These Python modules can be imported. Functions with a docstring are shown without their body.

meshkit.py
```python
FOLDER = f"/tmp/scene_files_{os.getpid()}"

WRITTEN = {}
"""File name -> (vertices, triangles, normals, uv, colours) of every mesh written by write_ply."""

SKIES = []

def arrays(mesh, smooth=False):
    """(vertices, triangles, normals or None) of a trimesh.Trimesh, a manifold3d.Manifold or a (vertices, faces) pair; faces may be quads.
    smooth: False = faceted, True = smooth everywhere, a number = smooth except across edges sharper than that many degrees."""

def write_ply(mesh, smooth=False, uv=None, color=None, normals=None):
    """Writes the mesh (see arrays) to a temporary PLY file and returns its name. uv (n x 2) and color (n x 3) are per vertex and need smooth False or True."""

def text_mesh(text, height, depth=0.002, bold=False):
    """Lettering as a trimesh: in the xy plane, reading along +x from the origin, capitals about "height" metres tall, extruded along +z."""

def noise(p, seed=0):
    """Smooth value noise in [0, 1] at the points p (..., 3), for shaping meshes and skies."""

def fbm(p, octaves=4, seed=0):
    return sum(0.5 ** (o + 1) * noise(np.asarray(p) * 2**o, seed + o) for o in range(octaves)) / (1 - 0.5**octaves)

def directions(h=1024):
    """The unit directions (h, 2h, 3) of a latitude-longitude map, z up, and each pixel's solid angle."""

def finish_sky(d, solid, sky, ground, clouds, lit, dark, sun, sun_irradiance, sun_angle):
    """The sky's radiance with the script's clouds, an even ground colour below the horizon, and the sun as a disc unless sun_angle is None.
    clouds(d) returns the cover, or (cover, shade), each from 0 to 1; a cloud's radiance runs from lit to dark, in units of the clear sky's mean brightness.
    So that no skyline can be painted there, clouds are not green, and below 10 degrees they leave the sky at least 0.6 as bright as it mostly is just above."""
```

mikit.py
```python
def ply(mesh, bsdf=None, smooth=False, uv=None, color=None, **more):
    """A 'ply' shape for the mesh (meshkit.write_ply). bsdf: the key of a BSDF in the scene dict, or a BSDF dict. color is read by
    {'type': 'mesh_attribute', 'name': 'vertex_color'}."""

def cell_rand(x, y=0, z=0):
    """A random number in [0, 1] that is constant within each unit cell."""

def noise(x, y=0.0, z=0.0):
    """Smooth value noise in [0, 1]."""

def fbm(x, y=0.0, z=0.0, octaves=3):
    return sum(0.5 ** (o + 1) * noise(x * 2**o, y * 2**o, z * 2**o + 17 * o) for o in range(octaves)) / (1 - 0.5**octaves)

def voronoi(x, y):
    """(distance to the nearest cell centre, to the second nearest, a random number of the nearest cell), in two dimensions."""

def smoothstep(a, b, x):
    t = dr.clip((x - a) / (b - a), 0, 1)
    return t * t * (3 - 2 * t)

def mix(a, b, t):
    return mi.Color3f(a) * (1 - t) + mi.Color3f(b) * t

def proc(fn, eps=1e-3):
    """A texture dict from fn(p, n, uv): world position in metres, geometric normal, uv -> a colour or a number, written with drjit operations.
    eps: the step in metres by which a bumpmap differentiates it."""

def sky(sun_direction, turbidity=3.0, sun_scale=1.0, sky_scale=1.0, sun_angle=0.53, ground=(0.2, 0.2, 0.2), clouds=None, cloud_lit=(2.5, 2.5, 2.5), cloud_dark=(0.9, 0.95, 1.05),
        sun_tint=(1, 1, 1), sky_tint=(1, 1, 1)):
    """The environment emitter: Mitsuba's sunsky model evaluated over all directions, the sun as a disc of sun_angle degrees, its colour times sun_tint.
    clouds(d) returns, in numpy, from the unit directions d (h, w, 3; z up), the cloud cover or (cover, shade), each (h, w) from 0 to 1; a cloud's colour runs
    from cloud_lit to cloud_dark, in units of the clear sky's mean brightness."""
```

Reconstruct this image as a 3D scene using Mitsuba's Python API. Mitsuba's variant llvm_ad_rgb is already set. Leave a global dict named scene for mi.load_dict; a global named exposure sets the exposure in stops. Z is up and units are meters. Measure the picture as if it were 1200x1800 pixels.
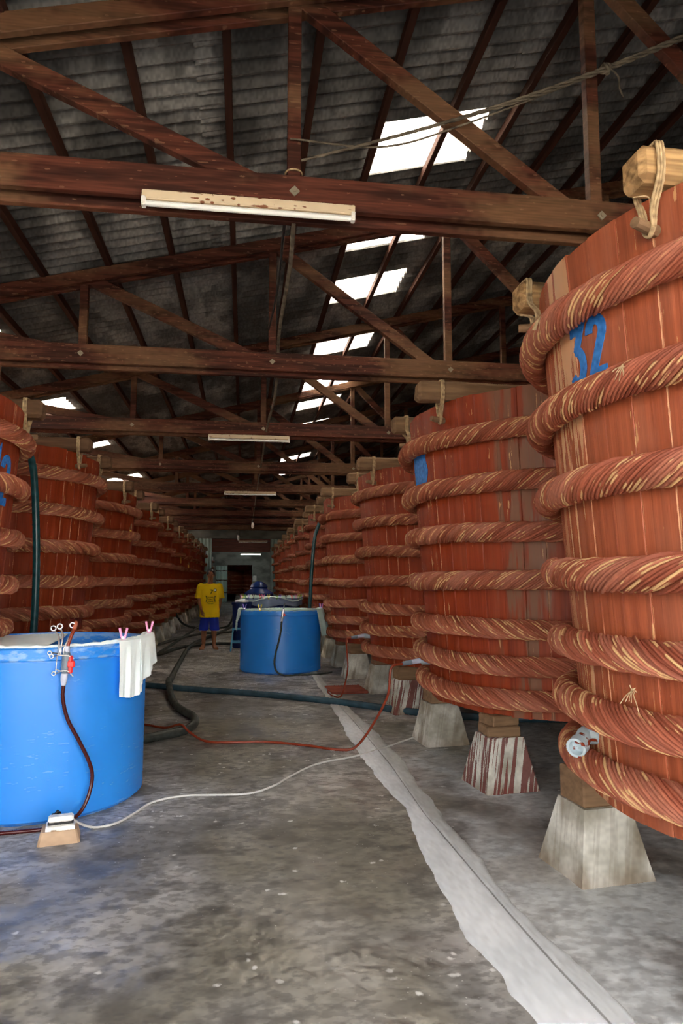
import math, random, numpy as np, trimesh, manifold3d as m3, drjit as dr, mitsuba as mi, mikit, meshkit
from mikit import noise, fbm, voronoi, cell_rand, smoothstep, mix
random.seed(7); rng = np.random.default_rng(11)
T = mi.ScalarTransform4f
scene, labels = {}, {}

# ------------------------------------------------------------------ camera, sky, exposure
EYE = 1.42
PITCH = math.atan(120/1200); YAW = math.atan(172*math.cos(PITCH)/1200)
fwd = [math.sin(YAW)*math.cos(PITCH), math.cos(YAW)*math.cos(PITCH), math.sin(PITCH)]
scene['camera'] = {'type': 'perspective', 'fov': math.degrees(2*math.atan(0.5)), 'fov_axis': 'x', 'near_clip': 0.05, 'far_clip': 500,
                   'to_world': T().look_at(origin=[0, 0, EYE], target=[fwd[0], fwd[1], EYE+fwd[2]], up=[0, 0, 1])}
def cloud_cover(d):
    n = meshkit.fbm(d*np.array([2.2, 2.2, 4.0])+5, 4, 3)
    return np.ones(d.shape[:2]), np.clip((n-0.35)*1.6, 0, 1)
scene['sky'] = mikit.sky([0.25, 0.55, 0.8], turbidity=4, sun_scale=1.2, sky_scale=1.0, ground=(0.32, 0.31, 0.30), clouds=cloud_cover,
                         cloud_lit=(1.55, 1.5, 1.45), cloud_dark=(1.15, 1.15, 1.15))
exposure = 5.35

# ------------------------------------------------------------------ helpers
def lin(r, g, b):
    return tuple(((c/255)/12.92 if c/255 < 0.04045 else ((c/255+0.055)/1.055)**2.4) for c in (r, g, b))
used = set()
def numbered(k):
    if k not in used:
        used.add(k); return k
    i = 1
    while f'{k}_{i:03d}' in used: i += 1
    k = f'{k}_{i:03d}'; used.add(k); return k
def tag(k, label=None, cat=None, group=None, kind=None):
    d = labels.setdefault(k, {})
    for a, b in (('label', label), ('category', cat), ('group', group), ('kind', kind)):
        if b: d[a] = b
def thing(name, label, cat=None, group=None, kind=None):
    k = numbered(name); tag(k, label, cat, group, kind); return k
def add(name, mesh, bsdf, parent=None, smooth=False, uv=None, color=None, world=None, label=None, cat=None, group=None, kind=None):
    """one entry; mesh may be a shape dict that is used again"""
    k = numbered(parent+'__'+name if parent else name)
    d = dict(mesh) if isinstance(mesh, dict) else mikit.ply(mesh, bsdf, smooth, uv=uv, color=color)
    if world is not None: d['to_world'] = world
    scene[k] = d
    if label or cat or group or kind: tag(k, label, cat, group, kind)
    return k
def cat_(ms):
    vs, fs, n = [], [], 0
    for m in ms:
        v, f = (np.asarray(m.vertices), np.asarray(m.faces)) if hasattr(m, 'vertices') else (np.asarray(m[0], float), np.asarray(m[1]))
        if f.shape[1] == 4: f = np.vstack([f[:, [0, 1, 2]], f[:, [0, 2, 3]]])
        vs.append(v); fs.append(f+n); n += len(v)
    return trimesh.Trimesh(np.vstack(vs), np.vstack(fs), process=False)
def box(x0, x1, y0, y1, z0, z1, b=0.0):
    """a box with chamfered edges"""
    if b <= 0:
        m = trimesh.creation.box((x1-x0, y1-y0, z1-z0)); m.apply_translation(((x0+x1)/2, (y0+y1)/2, (z0+z1)/2)); return m
    c = np.array([(x0+x1)/2, (y0+y1)/2, (z0+z1)/2]); h = np.array([(x1-x0)/2, (y1-y0)/2, (z1-z0)/2])
    pts = []
    for s in np.ndindex(2, 2, 2):
        s = np.array(s)*2-1
        for a in range(3):
            q = h-b; q[a] = h[a]; pts.append(c+s*q)
    return trimesh.convex.convex_hull(np.array(pts))
def bar(p, q, w, h, b=0.006, roll=None):
    """a square bar from p to q; w across (sideways), h the other way"""
    p, q = np.asarray(p, float), np.asarray(q, float); L = np.linalg.norm(q-p); d = (q-p)/L
    s = np.cross(d, roll if roll is not None else ([0, 0, 1] if abs(d[2]) < 0.95 else [1, 0, 0])); s /= np.linalg.norm(s); u = np.cross(s, d)
    m = box(-w/2, w/2, 0, L, -h/2, h/2, b); M = np.eye(4); M[:3, 0], M[:3, 1], M[:3, 2], M[:3, 3] = s, d, u, p
    m.apply_transform(M); return m
def spline(pts, n=8):
    P = np.asarray(pts, float); P = np.vstack([2*P[0]-P[1], P, 2*P[-1]-P[-2]]); out = []
    for i in range(1, len(P)-2):
        a, b, c, d = P[i-1:i+3]
        for t in np.arange(n)/n:
            out.append(0.5*(2*b+(c-a)*t+(2*a-5*b+4*c-d)*t*t+(3*b-a-3*c+d)*t**3))
    return np.vstack([out, P[-2]])
def tube(pts, r, sides=10, n=8, smooth_path=True):
    p = spline(pts, n) if smooth_path and len(pts) > 2 else np.asarray(pts, float)
    r = np.broadcast_to(r, (len(p),)) if np.ndim(r) == 0 else np.interp(np.linspace(0, 1, len(p)), np.linspace(0, 1, len(r)), r)
    t = np.gradient(p, axis=0); t /= np.linalg.norm(t, axis=1, keepdims=True)+1e-12
    a = np.cross(t[0], [0, 0, 1] if abs(t[0][2]) < 0.9 else [1, 0, 0]); A = []
    for ti in t:
        a = a-ti*(a@ti); a /= np.linalg.norm(a); A.append(a)
    A = np.array(A); B = np.cross(t, A); g = np.arange(sides)*2*np.pi/sides
    v = p[:, None]+r[:, None, None]*(np.cos(g)[None, :, None]*A[:, None]+np.sin(g)[None, :, None]*B[:, None])
    i, j = np.meshgrid(np.arange(len(p)-1), np.arange(sides), indexing='ij'); k = (j+1) % sides
    q = np.stack([i*sides+j, i*sides+k, (i+1)*sides+k, (i+1)*sides+j], -1).reshape(-1, 4)
    f = np.vstack([q[:, [0, 1, 2]], q[:, [0, 2, 3]]]); V = np.vstack([v.reshape(-1, 3), p[0], p[-1]]); n0 = len(p)*sides; js = np.arange(sides)
    f = np.vstack([f, np.stack([(js+1) % sides, js, js*0+n0], 1), np.stack([n0-sides+js, n0-sides+(js+1) % sides, js*0+n0+1], 1)])
    return trimesh.Trimesh(V, f, process=False)
def lathe(prof, c=(0, 0, 0), n=48):
    """profile (r, z) from bottom to top turned about z; closed where r = 0"""
    m = trimesh.creation.revolve(np.asarray(prof, float), sections=n); m.apply_translation(c); return m
def cyl(p, q, r, n=16, r2=None):
    p, q = np.asarray(p, float), np.asarray(q, float)
    return tube([p, q], [r, r if r2 is None else r2], n, smooth_path=False)
def grid(P):
    """a mesh of an (n, m, 3) array of points"""
    n, m = P.shape[:2]; i, j = np.meshgrid(np.arange(n-1), np.arange(m-1), indexing='ij')
    f = np.stack([i*m+j, i*m+j+1, (i+1)*m+j+1, (i+1)*m+j], -1).reshape(-1, 4)
    return trimesh.Trimesh(P.reshape(-1, 3), np.vstack([f[:, [0, 1, 2]], f[:, [0, 2, 3]]]), process=False)
def slab(P, N, t):
    """a grid of points given a thickness t against its normals N, closed at the rim"""
    n, m = P.shape[:2]; top, bot = P, P-N*t
    ring = [(0, j) for j in range(m)]+[(i, m-1) for i in range(1, n)]+[(n-1, j) for j in range(m-2, -1, -1)]+[(i, 0) for i in range(n-2, 0, -1)]
    a = grid(top); b = grid(bot); b.faces = b.faces[:, ::-1]; ids = np.array([i*m+j for i, j in ring]); nx = np.roll(ids, -1); o = n*m
    side = np.vstack([np.stack([nx, ids, ids+o], 1), np.stack([nx, ids+o, nx+o], 1)])
    return trimesh.Trimesh(np.vstack([a.vertices, b.vertices]), np.vstack([a.faces, b.faces+o, side]), process=False)
def mat(name, rgb, rough=0.6, metallic=0.0, spec=0.5, bump=None, bscale=0.002, eps=1e-3, rough_fn=None, **kw):
    b = {'type': 'principled', 'base_color': mikit.proc(rgb) if callable(rgb) else {'type': 'rgb', 'value': list(rgb)},
         'roughness': mikit.proc(rough_fn) if rough_fn else rough, 'metallic': metallic, 'specular': spec, **kw}
    if bump: b = {'type': 'bumpmap', 'arbitrary': mikit.proc(bump, eps), 'scale': bscale, 'nested_bsdf': b}
    scene[name] = {'type': 'twosided', 'bsdf': b}

# ------------------------------------------------------------------ materials
def floor_rgb(p, n, uv):
    x, y = p.x, p.y
    big, mid, fine = fbm(x*0.8+3, y*0.8, 0, 3), fbm(x*3.1, y*3.1+7, 2, 4), fbm(x*21, y*21, 5, 3)
    c = mix((0.155, 0.151, 0.145), (0.41, 0.404, 0.393), smoothstep(0.28, 0.75, big*0.45+mid*0.55))
    c = mix(c, (0.18, 0.165, 0.115), smoothstep(0.5, 0.72, fbm(x*1.2+9, y*0.9+2, 8, 3))*0.6)
    side = smoothstep(0.95, 1.35, x+0.25*(mid-0.5))
    pale = smoothstep(0.34, 0.60, fbm(x*2.6+40+0.8*mid, y*2.0+fine*0.3, 3, 4))*side*(1-smoothstep(4.5, 9.5, y))
    c = mix(c, (0.55, 0.575, 0.58), pale*0.8)
    warm = smoothstep(0.55, 0.68, fbm(x*3+1, y*3, 4, 3))*side
    c = mix(c, (0.33, 0.29, 0.24), warm*0.35)
    c = mix(c, (0.058, 0.052, 0.045), smoothstep(0.48, 0.72, fbm(x*7.3, y*10.5+1, 1, 5))*(0.55-0.30*side))
    c = c*(0.72+0.56*fine)
    c = mix(c, (0.085, 0.080, 0.072), smoothstep(0.46, 0.70, fbm(x*24, y*40, 7, 4)+0.25*(mid-0.5))*(0.5-0.25*side))
    w = noise(x*7, y*7, 3)
    d, d2, r = voronoi(x*17+1.5*w, y*21)
    c = mix(c, (0.62, 0.62, 0.6), smoothstep(0.34, 0.10, d+0.2*(noise(x*90,y*90)-0.5))*smoothstep(0.93, 0.95, r)*smoothstep(0.45, 0.6, fbm(x*2, y*2, 9, 2))*0.85)
    d, d2, r = voronoi(x*60+w, y*75)
    c = mix(c, (0.6, 0.6, 0.57), smoothstep(0.26, 0.1, d)*smoothstep(0.972, 0.98, r)*smoothstep(0.42, 0.6, fbm(x*1.7+4, y*1.7, 2, 2))*0.6)
    return c
def floor_rough(p, n, uv):
    return 0.24+0.42*smoothstep(0.3, 0.65, fbm(p.x*2.6, p.y*2.6, 6, 3))+0.1*noise(p.x*40, p.y*40)
mat('m_floor', floor_rgb, spec=0.45, rough_fn=floor_rough, bump=lambda p, n, uv: fbm(p.x*14, p.y*14, 0, 4)+0.5*fbm(p.x*3, p.y*3, 2, 2), bscale=0.012, eps=3e-3)
def strip_rgb(p, n, uv):
    f, t = fbm(p.x*5, p.y*2.0, 2, 4), uv.x
    c = mix((0.56, 0.59, 0.61), (0.68, 0.71, 0.73), smoothstep(0.3, 0.7, f))
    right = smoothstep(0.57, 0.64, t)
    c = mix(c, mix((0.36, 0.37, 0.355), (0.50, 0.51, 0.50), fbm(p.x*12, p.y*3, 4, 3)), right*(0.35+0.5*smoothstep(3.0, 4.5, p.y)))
    c = mix(c, (0.24, 0.235, 0.22), smoothstep(0.80, 1.0, t)*0.7*smoothstep(0.35, 0.6, fbm(p.x*9, p.y*2, 8, 3)))
    c = mix(c, (0.16, 0.16, 0.15), smoothstep(0.022, 0.008, dr.abs(t-0.58+0.02*(f-0.5)))*0.7)
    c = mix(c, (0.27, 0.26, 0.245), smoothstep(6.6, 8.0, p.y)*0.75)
    return c*(0.92+0.16*noise(p.x*70, p.y*20))
mat('m_strip', strip_rgb, rough=0.75, spec=0.3)
def vat_rgb(p, n, uv):
    k = dr.floor(uv.x); f = uv.x-k; e = dr.minimum(f, 1-f)*0.15; v = uv.y
    tone, s = cell_rand(k, 3), fbm(uv.x*4.2, v*1.6, k*3.7, 4)
    a = smoothstep(63.5, 64.5, k)
    c = mix(mix(lin(124, 57, 35), lin(110, 38, 17), a), mix(lin(182, 101, 67), lin(154, 64, 33), a), 0.13*tone+0.87*s)
    c = mix(c, lin(96, 38, 24), smoothstep(0.56, 0.74, fbm(uv.x*13, v*0.9, 11, 3))*0.25)
    c = mix(c, lin(150, 96, 74), smoothstep(0.55, 0.75, fbm(uv.x*2.1, v*2.3, 4, 3))*(0.30-0.16*a))
    c = c*(0.9+0.2*noise(uv.x*60, v*5))
    c = mix(c, lin(122, 92, 70), smoothstep(94.2, 95.2, uv.x)*smoothstep(98, 97, uv.x)*smoothstep(0.44, 0.60, fbm(uv.x*3, v*2.2, 9, 4))*0.75)
    peel = smoothstep(21.5, 22.5, k)*smoothstep(24.9, 24.5, k)*smoothstep(0.56, 0.60, fbm(uv.x*4.5, v*1.4+3, 5, 4))
    c = mix(c, lin(206, 160, 118), peel*0.85)
    run = smoothstep(0.38, 0.52, fbm(v*3.2, k*7.3, 1, 4))*smoothstep(0.42, 0.5, cell_rand(k, 5))
    c = mix(c, lin(205, 150, 112), smoothstep(0.0055, 0.002, e+0.004*(noise(v*60, k)-0.5))*run*0.85)
    flake = smoothstep(0.83, 0.86, noise(uv.x*5, v*5)*0.6+noise(uv.x*23, v*18)*0.4)
    return mix(c, lin(196, 150, 104), flake*0.8)
mat('m_vat', vat_rgb, spec=0.3, rough_fn=lambda p, n, uv: 0.34+0.3*fbm(uv.x*5, uv.y*3, 2, 3), bump=lambda p, n, uv: noise(uv.x*26, uv.y*3)+0.5*noise(uv.x*60, uv.y*14), bscale=0.0012)
def rope_rgb(p, n, uv):
    k = dr.floor(uv.y); f = uv.y-k
    c = mix(lin(108, 50, 34), lin(176, 100, 74), 0.45*cell_rand(k, 2)+0.55*fbm(uv.x*5, k*3.1, 0, 3))
    c = mix(c, lin(182, 122, 98), smoothstep(0.5, 0.7, fbm(uv.x*1.3, uv.y*0.2, 6, 2))*0.4)
    w = noise(uv.x*7, k*13.1)*0.58+noise(uv.x*31, uv.y*2)*0.42
    worn = smoothstep(0.62, 0.70, w+0.10*(noise(uv.x*0.9, uv.y*0.15, 4)-0.5))*smoothstep(0.08, 0.25, f)*smoothstep(0.95, 0.75, f)
    c = mix(c, lin(206, 168, 118), worn*0.85)
    return c*(0.88+0.24*noise(uv.x*90, uv.y*6))
mat('m_rope', rope_rgb, rough=0.62, spec=0.35)
def roof_rgb(p, n, uv):
    s = fbm(p.x*1.9, p.y*1.1, 3, 4)
    c = mix((0.075, 0.074, 0.070), (0.245, 0.24, 0.225), smoothstep(0.3, 0.7, s))
    c = mix(c, (0.05, 0.048, 0.044), smoothstep(0.5, 0.7, fbm(p.x*6, p.y*2.5, 1, 3))*0.6)
    return c*(0.75+0.5*noise(p.x*60, p.y*60))
mat('m_roof', roof_rgb, rough=0.9, spec=0.15)
def beam_rgb(p, n, uv):
    g = fbm(p.x*2.2, p.y*9, p.z*26, 4); b = fbm(p.x*1.1+3, p.y*1.1, p.z*3, 3)
    c = mix(lin(50, 25, 18), lin(88, 46, 34), smoothstep(0.3, 0.7, g))
    c = mix(c, lin(122, 92, 66), smoothstep(0.48, 0.72, b+0.12*smoothstep(0.3, 2.0, dr.abs(p.x))+0.12*(noise(p.x*25, p.y*25, p.z*25)-0.5))*0.6)
    c = mix(c, lin(150, 120, 92), smoothstep(0.80, 0.86, noise(p.x*24, p.y*24, p.z*60))*0.3)
    return c*(0.8+0.4*noise(p.x*12, p.y*60, p.z*110))
mat('m_beam', beam_rgb, rough=0.7, spec=0.25)
mat('m_purlin', lambda p, n, uv: mix(lin(40, 24, 20), lin(74, 46, 36), fbm(p.x*20, p.y*1.5, p.z*20, 3)), rough=0.8, spec=0.2)
def wood_rgb(p, n, uv):
    g = fbm(p.x*3.0, p.y*38, p.z*38, 4)
    c = mix(lin(128, 98, 64), lin(196, 160, 112), smoothstep(0.25, 0.75, g))
    return mix(c, lin(74, 60, 46), smoothstep(0.58, 0.74, fbm(p.x*7, p.y*9, p.z*9, 3))*0.7)
mat('m_wood', wood_rgb, rough=0.75, spec=0.25, bump=lambda p, n, uv: fbm(p.x*5, p.y*60, p.z*60, 3), bscale=0.003)
mat('m_oldwood', lambda p, n, uv: mix(lin(92, 68, 50), lin(150, 122, 92), fbm(p.x*4, p.y*30, p.z*34, 4)), rough=0.8, spec=0.2)
mat('m_darkwood', lambda p, n, uv: mix(lin(70, 48, 36), lin(120, 92, 68), fbm(p.x*4, p.y*30, p.z*34, 4)), rough=0.8, spec=0.2)
def pier_rgb(red):
    def fn(p, n, uv):
        h = p.x-p.y
        c = mix(lin(150, 146, 132), lin(206, 204, 194), smoothstep(0.3, 0.7, fbm(p.x*5, p.y*5, p.z*5, 4)))
        c = mix(c, lin(112, 98, 76), smoothstep(0.5, 0.72, fbm(h*9, p.z*3.5, p.x*2, 3))*0.65)
        c = mix(c, lin(120, 100, 80), smoothstep(0.09, 0.0, p.z)*0.4)
        st = smoothstep(0.50, 0.60, noise(h*44, p.z*2.0, 2)*0.6+noise(h*120, p.z*5)*0.4)
        return mix(c, lin(104, 44, 40) if red else lin(108, 92, 74), st*(0.9 if red else 0.2))*(0.9+0.2*noise(p.x*60, p.y*60, p.z*60))
    return fn
mat('m_pier', pier_rgb(False), rough=0.85, spec=0.25, bump=lambda p, n, uv: fbm(p.x*30, p.y*30, p.z*30, 3), bscale=0.006)
mat('m_pier_red', pier_rgb(True), rough=0.85, spec=0.25)
def blue_rgb(p, n, uv):
    c = mix(lin(34, 122, 212), lin(48, 142, 232), fbm(p.x*2, p.y*2, p.z*1.2, 3))
    sc = smoothstep(0.72, 0.80, noise(p.x*9+p.y*9, p.z*60, 3)*0.6+noise(p.x*50, p.y*50, p.z*130)*0.4)
    c = mix(c, lin(150, 190, 230), sc*smoothstep(0.5, 0.7, fbm(p.x*3, p.y*3, p.z*3, 2))*0.25)
    low = smoothstep(0.035, 0.0, p.z)+smoothstep(0.925, 0.95, p.z)*smoothstep(1.1, 1.04, p.z)*0.8
    return mix(c, lin(170, 200, 226), low*smoothstep(0.4, 0.7, fbm(p.x*22, p.y*22, p.z*40, 3))*0.6)
mat('m_blue', blue_rgb, rough=0.36, spec=0.5)
mat('m_navy', lin(22, 46, 104), rough=0.3, spec=0.5)
mat('m_cloth', lambda p, n, uv: mix(lin(226, 240, 240), lin(242, 248, 247), fbm(p.x*8, p.y*8, p.z*8, 2)), rough=0.9, spec=0.1, sheen=0.2)
mat('m_cloth_green', lambda p, n, uv: mix(lin(168, 198, 194), lin(206, 226, 220), fbm(p.x*8, p.y*8, p.z*8, 2)), rough=0.9, spec=0.1)
mat('m_net', lambda p, n, uv: mix(lin(118, 140, 176), lin(156, 174, 200), fbm(p.x*5, p.y*5, p.z*9, 2)), rough=0.9, spec=0.1)
mat('m_pink', lin(244, 160, 204), rough=0.35); mat('m_yellow', lin(212, 196, 60), rough=0.4); mat('m_green', lin(128, 190, 70), rough=0.4)
mat('m_purple', lin(110, 100, 190), rough=0.4); mat('m_red', lin(226, 52, 50), rough=0.35)
mat('m_white', lambda p, n, uv: mix(lin(196, 190, 176), lin(236, 234, 228), smoothstep(0.2, 0.5, fbm(p.x*30, p.y*30, p.z*30, 3))), rough=0.45)
def fixture_rgb(p, n, uv):
    return mix(lin(206, 188, 158), lin(120, 70, 44), smoothstep(0.74, 0.80, noise(p.x*34, p.y*40, p.z*60)*0.7+noise(p.x*9, p.z*90)*0.3))
mat('m_fixture', fixture_rgb, rough=0.6)
mat('m_tube', (0.82, 0.83, 0.80), rough=0.15)
mat('m_glow', (0.8, 0.8, 0.8), rough=0.4)
mat('m_grey', lin(108, 120, 132), rough=0.45); mat('m_palegrey', lin(186, 190, 206), rough=0.45); mat('m_black', lin(22, 22, 24), rough=0.5)
mat('m_pvc', lambda p, n, uv: mix(lin(168, 184, 190), lin(120, 48, 30), smoothstep(0.60, 0.70, fbm(p.x*34, p.y*34, p.z*34, 3))), rough=0.4)
mat('m_steel', (0.78, 0.78, 0.78), rough=0.25, metallic=1.0)
mat('m_bolt', lin(150, 142, 124), rough=0.5, metallic=0.3)
mat('m_greenhose', lambda p, n, uv: mix(lin(14, 52, 56), lin(30, 78, 84), noise(p.x*30, p.y*30, p.z*30)), rough=0.25)
mat('m_bluehose', lambda p, n, uv: mix(lin(28, 48, 54), lin(54, 84, 98), fbm(p.x*14, p.y*14, 0, 3)), rough=0.45)
mat('m_blackhose', lambda p, n, uv: mix(lin(30, 34, 32), lin(66, 72, 66), fbm(p.x*22, p.y*22, p.z*22, 3)), rough=0.55)
mat('m_orange', lin(128, 48, 26), rough=0.35); mat('m_amber', lin(66, 18, 16), rough=0.15); mat('m_copper', lin(176, 98, 72), rough=0.2)
mat('m_cord', lin(186, 186, 182), rough=0.5); mat('m_twine', lambda p, n, uv: mix(lin(128, 104, 74), lin(204, 180, 140), noise(p.x*60, p.y*60, p.z*60)), rough=0.9)
mat('m_cable', lambda p, n, uv: mix(lin(50, 44, 36), lin(128, 116, 98), noise(p.x*22, p.y*22, p.z*22)), rough=0.85)
mat('m_number', lambda p, n, uv: mix(lin(24, 92, 168), lin(52, 132, 206), noise(p.x*60, p.y*60, p.z*60)), rough=0.5)
mat('m_tag', lin(222, 190, 78), rough=0.7)
def wall_rgb(p, n, uv):
    return mix(lin(104, 106, 98), lin(150, 152, 144), smoothstep(0.3, 0.7, fbm(p.x*1.5, p.y*1.5, p.z*2, 4)))
mat('m_wall', wall_rgb, rough=0.9, spec=0.2)
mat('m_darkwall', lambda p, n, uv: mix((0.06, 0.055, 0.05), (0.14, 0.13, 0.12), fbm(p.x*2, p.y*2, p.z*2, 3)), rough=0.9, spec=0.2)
mat('m_gate', lambda p, n, uv: mix(lin(142, 166, 158), lin(188, 208, 200), fbm(p.x*3, p.z*1.2, 0, 3)), rough=0.6, spec=0.3)
mat('m_redwood', lambda p, n, uv: mix(lin(78, 38, 28), lin(120, 64, 48), fbm(p.x*2, p.y, p.z*16, 3)), rough=0.8)
mat('m_brick', lambda p, n, uv: mix(lin(112, 52, 40), lin(150, 80, 64), fbm(p.x*8, p.y*8, 0, 3)), rough=0.85)
mat('m_tan', lambda p, n, uv: mix(lin(150, 122, 96), lin(196, 168, 138), fbm(p.x*14, p.y*14, p.z*20, 3)), rough=0.8)
mat('m_skin', lambda p, n, uv: mix(lin(134, 84, 58), lin(158, 104, 74), noise(p.x*14, p.y*14, p.z*14)), rough=0.5, spec=0.35)
mat('m_hair', lin(20, 17, 16), rough=0.5)
mat('m_shirt', lambda p, n, uv: mix(lin(226, 186, 20), lin(242, 206, 36), fbm(p.x*9, p.y*9, p.z*5, 2)), rough=0.9, spec=0.15)
mat('m_shorts', lin(42, 56, 160), rough=0.85, spec=0.15)
mat('m_print', lin(70, 52, 30), rough=0.8); mat('m_stool', lin(62, 148, 186), rough=0.4)
scene['m_skylight'] = {'type': 'principledthin', 'base_color': {'type': 'rgb', 'value': [0.86, 0.87, 0.85]}, 'roughness': 0.5, 'diff_trans': 1.6, 'spec_trans': 0.0}

# ------------------------------------------------------------------ the building
ROOF0, SLOPE = 5.10, 0.25
def roof_z(x): return ROOF0+SLOPE*x
XW0, XW1, Y0, Y1 = -4.75, 5.95, -0.85, 31.5
fl = add('floor', box(-30, 30, -40, 60, -0.3, 0.0), 'm_floor', kind='structure', label='stained wet grey concrete floor of the barrel shed')
# the smeared cement strip along the right row: a thin mound with a seam groove and a second low ridge
L_ = np.array([(0.94, 2.0), (0.94, 2.24), (0.93, 2.53), (0.88, 2.78), (0.92, 3.17), (0.94, 3.71), (1.02, 4.34), (0.97, 5.04), (0.96, 5.61), (0.96, 6.45), (0.99, 7.25), (1.01, 8.91), (1.02, 10.2), (1.04, 14.0)])
M_ = np.array([(1.20, 2.0), (1.16, 2.54), (1.14, 3.03), (1.13, 3.46), (1.11, 4.22), (1.14, 5.25), (1.13, 6.42), (1.10, 7.71), (1.06, 9.65), (1.10, 14.0)])
R_ = np.array([(1.27, 2.0), (1.27, 2.48), (1.22, 2.77), (1.20, 3.19), (1.23, 3.59), (1.23, 4.31), (1.28, 5.75), (1.25, 6.78), (1.19, 7.88), (1.15, 9.64), (1.2, 14.0)])
ys = np.concatenate([np.linspace(0.4, 6, 220), np.linspace(6.06, 12.5, 110)]); tt = np.array([0, 0.04, 0.2, 0.42, 0.53, 0.58, 0.63, 0.70, 0.78, 0.86, 0.93, 1.0])
zz = np.array([-0.004, 0.006, 0.009, 0.011, 0.013, 0.001, 0.012, 0.010, 0.005, 0.008, 0.004, -0.004])
jag = (meshkit.fbm(np.stack([ys*5, ys*0, ys*0], 1), 5)-0.5)*0.045; jag2 = (meshkit.fbm(np.stack([ys*4, ys*0+4, ys*0], 1), 5)-0.5)*0.06
xl = np.interp(ys, L_[:, 1], L_[:, 0])+jag; xm = np.interp(ys, M_[:, 1], M_[:, 0]); xr = np.interp(ys, R_[:, 1], R_[:, 0])+jag2
P = np.zeros((len(ys), len(tt), 3))
for j, t in enumerate(tt):
    P[:, j, 0] = np.where(t < 0.58, xl+(xm-xl)*t/0.58, xm+(xr-xm)*(t-0.58)/0.42); P[:, j, 1] = ys
    P[:, j, 2] = zz[j]+0.002*(meshkit.fbm(np.stack([ys*11, ys*0+j*0.7, ys*0], 1), 3)-0.5)*(0 < j < len(tt)-1)
m = grid(P[:, ::-1])
add('cement_strip', m, 'm_strip', fl, smooth=True, uv=np.tile(tt[::-1], len(ys))[:, None]*np.array([[1, 0]]), label='pale smeared cement strip with a seam along the floor')

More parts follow.
